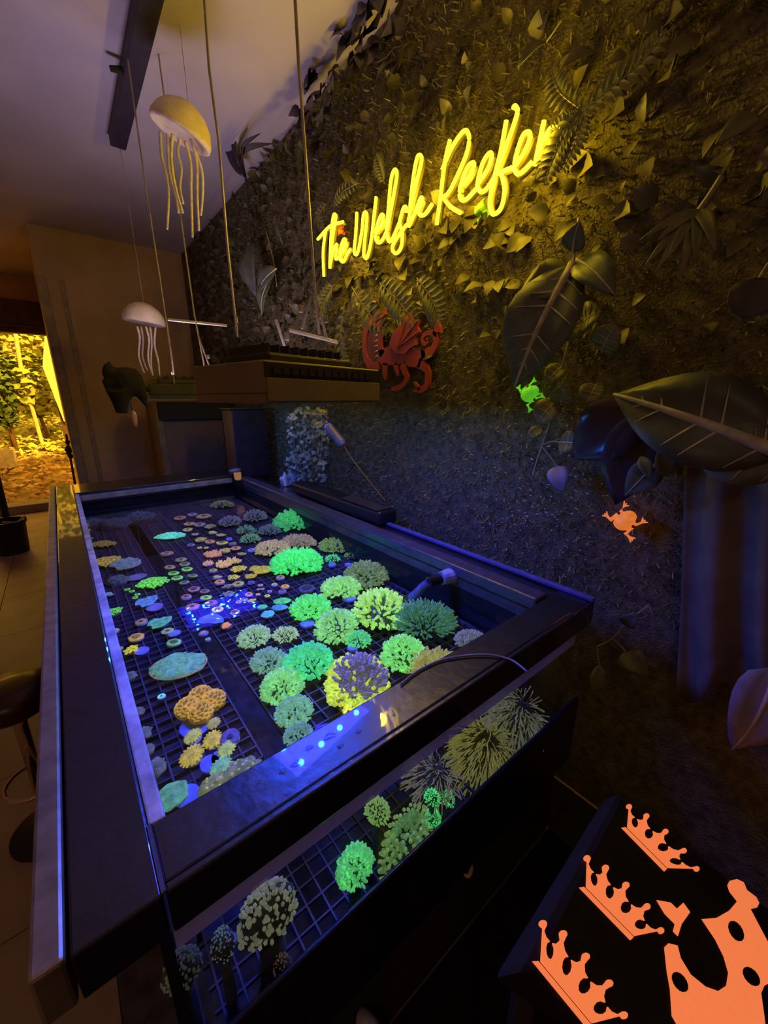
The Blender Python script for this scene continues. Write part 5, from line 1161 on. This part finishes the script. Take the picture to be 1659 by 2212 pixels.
# ------------------------------------------------------------------ left side of the room
sx, sy = -0.235, 1.38
stl = thing('bar_stool', 'dark maroon round stool with a chrome column left of the tank', 'stool', (sx, sy, 0))
Ts = Matrix.Translation((sx, sy, 0))
MB().lathe([(0.08, 0.455), (0.098, 0.47), (0.102, 0.50), (0.09, 0.525), (0.04, 0.532)], 28, Ts).build('seat', mat('maroon_vinyl', (0.05, 0.012, 0.014), rough=0.3), stl, smooth=True)
MB().lathe([(0.016, 0.03), (0.016, 0.40), (0.03, 0.44), (0.05, 0.455)], 16, Ts).build('column', mat('chrome', (0.85, 0.72, 0.55), rough=0.12, metal=1.0, var=0), stl, smooth=True)
MB().lathe([(0.10, 0.0), (0.10, 0.012), (0.04, 0.03), (0.02, 0.05)], 24, Ts).build('base', m_black, stl, smooth=True)
MB().tube([(sx + 0.075 * math.cos(k * 0.35), sy + 0.075 * math.sin(k * 0.35), 0.2) for k in range(19)], 0.006, 6).build('foot_ring', mat('chrome', (0.8, 0.7, 0.5)), stl)
yb = 4.62
bc = W(28, 1190, Y=yb); br = px2m(33, bc)
bk = thing('black_bucket', 'black bucket with a pale rope on its rim near the doorway', 'bucket', (bc.x, yb, 0))
Tb = Matrix.Translation((bc.x, yb, 0)); zt_ = W(28, 1122, Y=yb).z
MB().lathe([(br * 0.82, 0), (br * 0.85, 0.01), (br * 0.98, zt_ - 0.03), (br * 1.06, zt_ - 0.025), (br * 1.06, zt_), (br * 0.95, zt_), (br * 0.8, 0.02), (0.01, 0.02)], 28, Tb).build('body', m_black, bk, smooth=False)
MB().tube([(bc.x + br * 1.0 * math.cos(a_ * 0.2), yb - br * 1.0 * math.sin(a_ * 0.2), zt_ + 0.006 + 0.012 * math.sin(a_)) for a_ in range(-2, 9)], 0.009, 7).build('rope', mat('pale_rope', (0.55, 0.40, 0.24), rough=0.8), bk, smooth=True)
pb = W(14, 1125, Y=4.75)
pole = thing('black_pole', 'black pole leaning beside the bucket', 'pole', (pb.x, 4.85, 0))
MB().tube([V((pb.x + 0.05, 4.9, 0)), W(14, 1120, Y=4.85), W(-8, 1030, Y=4.85), W(-30, 900, Y=4.85)], 0.028, 10).build('shaft', m_black, pole)
MB().lathe([(0.05, 0), (0.05, 0.02), (0.03, 0.03)], 12, Matrix.Translation((pb.x + 0.05, 4.9, 0))).build('foot', m_black, pole)
stake = thing('iron_stake', 'slim dark stake with a clamp standing at the doorway edge', 'stake', (W(160, 1044, Y=5.9).x, 5.9, 0))
k0, k1 = W(172, 1100, Y=5.9), W(143, 938, Y=5.9)
MB().tube([V((k0.x + 0.02, 5.9, 0)), k0, k1], 0.012, 8).build('rod', m_matblack, stake)
for (px, py, r_) in ((148, 972, 0.034), (146, 955, 0.022), (152, 985, 0.026)): MB().blob(W(px, py, Y=5.9), (r_, r_ * 0.7, r_ * 1.3), px, 0.5, 2.0).build('clamp', m_matblack, stake)
MB().tube([W(138, 978, Y=5.9), W(158, 984, Y=5.9)], 0.006, 6).build('clamp_bar', m_matblack, stake)

# ------------------------------------------------------------------ garden beyond the door
m_soil = mat('leaf_litter_ground', (0.42, 0.30, 0.12), rough=0.95, var=0.45, scale=6, bump=0.8, bscale=14)
def gz(y): return 0.02 + 0.0 if y < 6.7 else 0.02 + (y - 6.7) * 0.22
vs = []; fs = []; nx, ny = 26, 30
for j in range(ny):
    for i in range(nx):
        x = -6 + 9.0 * i / (nx - 1); y = 6.46 + 8.0 * j / (ny - 1)
        vs.append(V((x, y, gz(y) + 0.10 * noise.noise(V((x * 1.3, y * 1.3, 0))) * min(1, (y - 6.46)))))
for j in range(ny - 1):
    for i in range(nx - 1): fs.append((j * nx + i, j * nx + i + 1, (j + 1) * nx + i + 1, (j + 1) * nx + i))
gr = struct(MB().add(vs, fs).build('garden_ground', m_soil, origin=(-1.5, 6.46, 0), smooth=True))
m_lit = [mat('litter_leaf', (0.62, 0.42, 0.14), rough=0.8, var=0.5, scale=2.0), mat('ground_ivy', (0.40, 0.42, 0.10), rough=0.7, var=0.5, scale=2.0)]
rg = random.Random(11)
def scatter(n, fn, size, m, name, label, cat, par=None):
    mb = MB()
    for i in range(n):
        p, nr = fn(); d = V((rg.uniform(-1, 1), rg.uniform(-1, 1), rg.uniform(-.35, .35))).normalized(); L = size * rg.uniform(0.6, 1.4)
        v_, f_, _, _, _ = leaf_mesh(p, p + d * L, L * 0.7, nr + V((rg.uniform(-.4, .4), rg.uniform(-.4, .4), 0)), 0.12, 0.2, 3, 'heart'); mb.add(v_, f_)
    if par: return mb.build(name, m, par, smooth=True, kind='stuff')
    o = mb.build(name, m, origin=(-0.6, 8, 0.2), smooth=True); o['kind'] = 'stuff'; return tag(o, label, cat)
def onground(y0, y1):
    def f():
        y = rg.uniform(y0, y1); x = rg.uniform(-1.9 - (y - 6.4) * 0.2, 0.35); return V((x, y, gz(y) + rg.uniform(0.02, 0.14))), V((0, -0.4, 1))
    return f
scatter(1500, onground(6.6, 9.0), 0.085, m_lit[0], 'leaf_litter', 'orange brown leaf litter on the garden slope', 'leaves')
scatter(1300, onground(8.6, 11.5), 0.12, m_lit[1], 'ground_ivy', 'low yellow green ground cover on the garden slope', 'ground cover')
def shrub(label, px, py, wpx, hpx, Y, m, n=700, size=0.12):
    c = W(px, py, Y=Y); rx = px2m(wpx, c) / 2; rz = px2m(hpx, c) / 2
    t = thing('garden_shrub', label, 'shrub', (c.x, Y, gz(Y)), 'shrubs in the garden')
    def f():
        d = V((rg.gauss(0, 1), rg.gauss(0, 1), rg.gauss(0, 1))).normalized() * rg.uniform(0.75, 1.0)
        return c + V((d.x * rx, d.y * rx * 0.8, d.z * rz)), d + V((0, 0, 0.5))
    scatter(n, f, size, m, 'foliage', '', '', t)
    for k in range(4): MB().tube([V((c.x + rg.uniform(-.1, .1), Y + rg.uniform(-.1, .1), gz(Y) - 0.05)), c + V((rg.uniform(-.4, .4) * rx, 0, rg.uniform(-.3, .4) * rz))], [0.03, 0.01], 6).build('stem', m_darkwood, t)
m_b1 = mat('bush_leaf', (0.36, 0.40, 0.08), rough=0.7, var=0.5, scale=3); m_b2 = mat('conifer_green', (0.10, 0.16, 0.04), rough=0.7, var=0.5, scale=4); m_b3 = mat('pale_bush_leaf', (0.50, 0.44, 0.12), rough=0.7, var=0.4, scale=4)
shrub('bushy leafy shrub in the middle of the doorway view', 75, 830, 120, 140, 9.2, m_b1, 900, 0.13)
shrub('dark upright conifer at the left edge of the doorway', -6, 820, 46, 220, 8.6, m_b2, 700, 0.09)
shrub('yellowish hedge behind the bushy shrub', 60, 750, 190, 110, 10.8, m_b3, 900, 0.13)
shrub('dark tree foliage at the top of the doorway view', 40, 670, 260, 130, 12.2, m_b2, 900, 0.17)
fp = thing('pale_board', 'pale sloping fence board at the right of the doorway view', 'board', W(118, 850, Y=8.4))
bp_ = [W(98, 700, Y=8.4), W(116, 700, Y=8.4), W(160, 920, Y=8.4), W(138, 910, Y=8.4), W(92, 792, Y=8.4)]
MB().plate(bp_, (0, 0.04, 0)).build('board', mat('pale_fence_paint', (0.85, 0.72, 0.42), rough=0.7, var=0.15, scale=3), fp)
pst = W(140, 930, Y=8.44); MB().box((pst.x - 0.03, 8.44, gz(8.44) - 0.05), (pst.x + 0.03, 8.50, pst.z + 0.4)).build('post', m_darkwood, fp)
p0, p1 = W(46, 800, Y=8.9), W(30, 700, Y=8.9)
tag(MB().tube([V((p0.x + 0.05, 8.9, gz(8.9) - 0.03)), p0, p1], 0.028, 8).build('garden_cane', mat('pale_cane', (0.75, 0.62, 0.35), rough=0.7), origin=(p0.x, 8.9, gz(8.9))), 'pale upright garden cane in front of the hedge', 'cane')
tr = W(8, 1003, Y=7.9)
tro = thing('white_trough', 'white planter trough on the garden slope at the left edge', 'planter', (tr.x, 7.9, gz(7.9)))
x0_, x1_ = W(-60, 1000, Y=7.8).x, W(34, 1000, Y=7.8).x; zt2 = W(0, 973, Y=7.8).z; zb2 = W(0, 1004, Y=7.8).z - 0.05
m_wh = mat('white_planter', (0.85, 0.78, 0.6), rough=0.6)
MB().box((x0_, 7.8, zb2), (x1_, 7.83, zt2)).build('side', m_wh, tro); MB().box((x0_, 8.1, zb2), (x1_, 8.13, zt2)).build('side', m_wh, tro)
MB().box((x1_ - 0.03, 7.83, zb2), (x1_, 8.1, zt2)).build('end', m_wh, tro); MB().box((x0_, 7.83, zb2), (x1_ - 0.03, 8.1, zb2 + 0.12)).build('soil', m_darkwood, tro)

# ------------------------------------------------------------------ added fill globe, out of view, on the ceiling at the back of the room
gl = thing('fill_globe', 'added unseen fill globe on the ceiling at the back of the room', 'lamp', (-1.1, -1.0, ZC - 0.02))
Tg = Matrix.Translation((-1.1, -1.0, 0))
MB().lathe([(0.06, ZC), (0.06, ZC - 0.02), (0.02, ZC - 0.03)], 20, Tg).build('fill_globe_rose', m_wh, gl)
MB().tube([(-1.1, -1.0, ZC - 0.02), (-1.1, -1.0, ZC - 0.25)], 0.006, 8).build('rod', m_alu, gl)
MB().blob((-1.1, -1.0, ZC - 0.33), 0.08, 0, 0.0).build('globe', mat('warm_fill_globe', (1, 0.8, 0.7), emit=30.0, var=0, ecol=(1.0, 0.62, 0.50)), gl, smooth=True)

fm = MB().box((-0.6, -1.2, 0.0), (1.155, 0.39, 0.012)).box((0.985, 0.39, 0.0), (1.155, 3.1, 0.012)).build('shade_mat', mat('dark_shade_mat', (0.012, 0.010, 0.011), rough=0.8, var=0.3, bump=0.4, bscale=120, spec=0.2), origin=(0.5, -0.4, 0), bevel=0.004)  # dark sheet added so the floor by the tank stays dark
tag(fm, 'added dark mat darkening the floor in front of the tank', 'mat')

mb = MB(); rg = random.Random(5)  # sparkle of the turf painted as small pale blobs
for i in range(300):
    px, py = rg.gauss(1130, 95), rg.gauss(1090, 95)
    q = W(px, py, X=XW - 0.012)
    mb.blob(q, (0.0012, rg.uniform(0.0012, 0.004), 0.0014), i, 0.3, 2, 1)
gf = mb.build('glint_flecks', mat('pale_glint', (0.9, 0.82, 0.66), rough=0.3, var=0.3, scale=4), origin=(XW, 0.7, 1.0)); gf['kind'] = 'stuff'
tag(gf, 'pale painted glints scattered over the turf right of the tank rail', 'flecks')
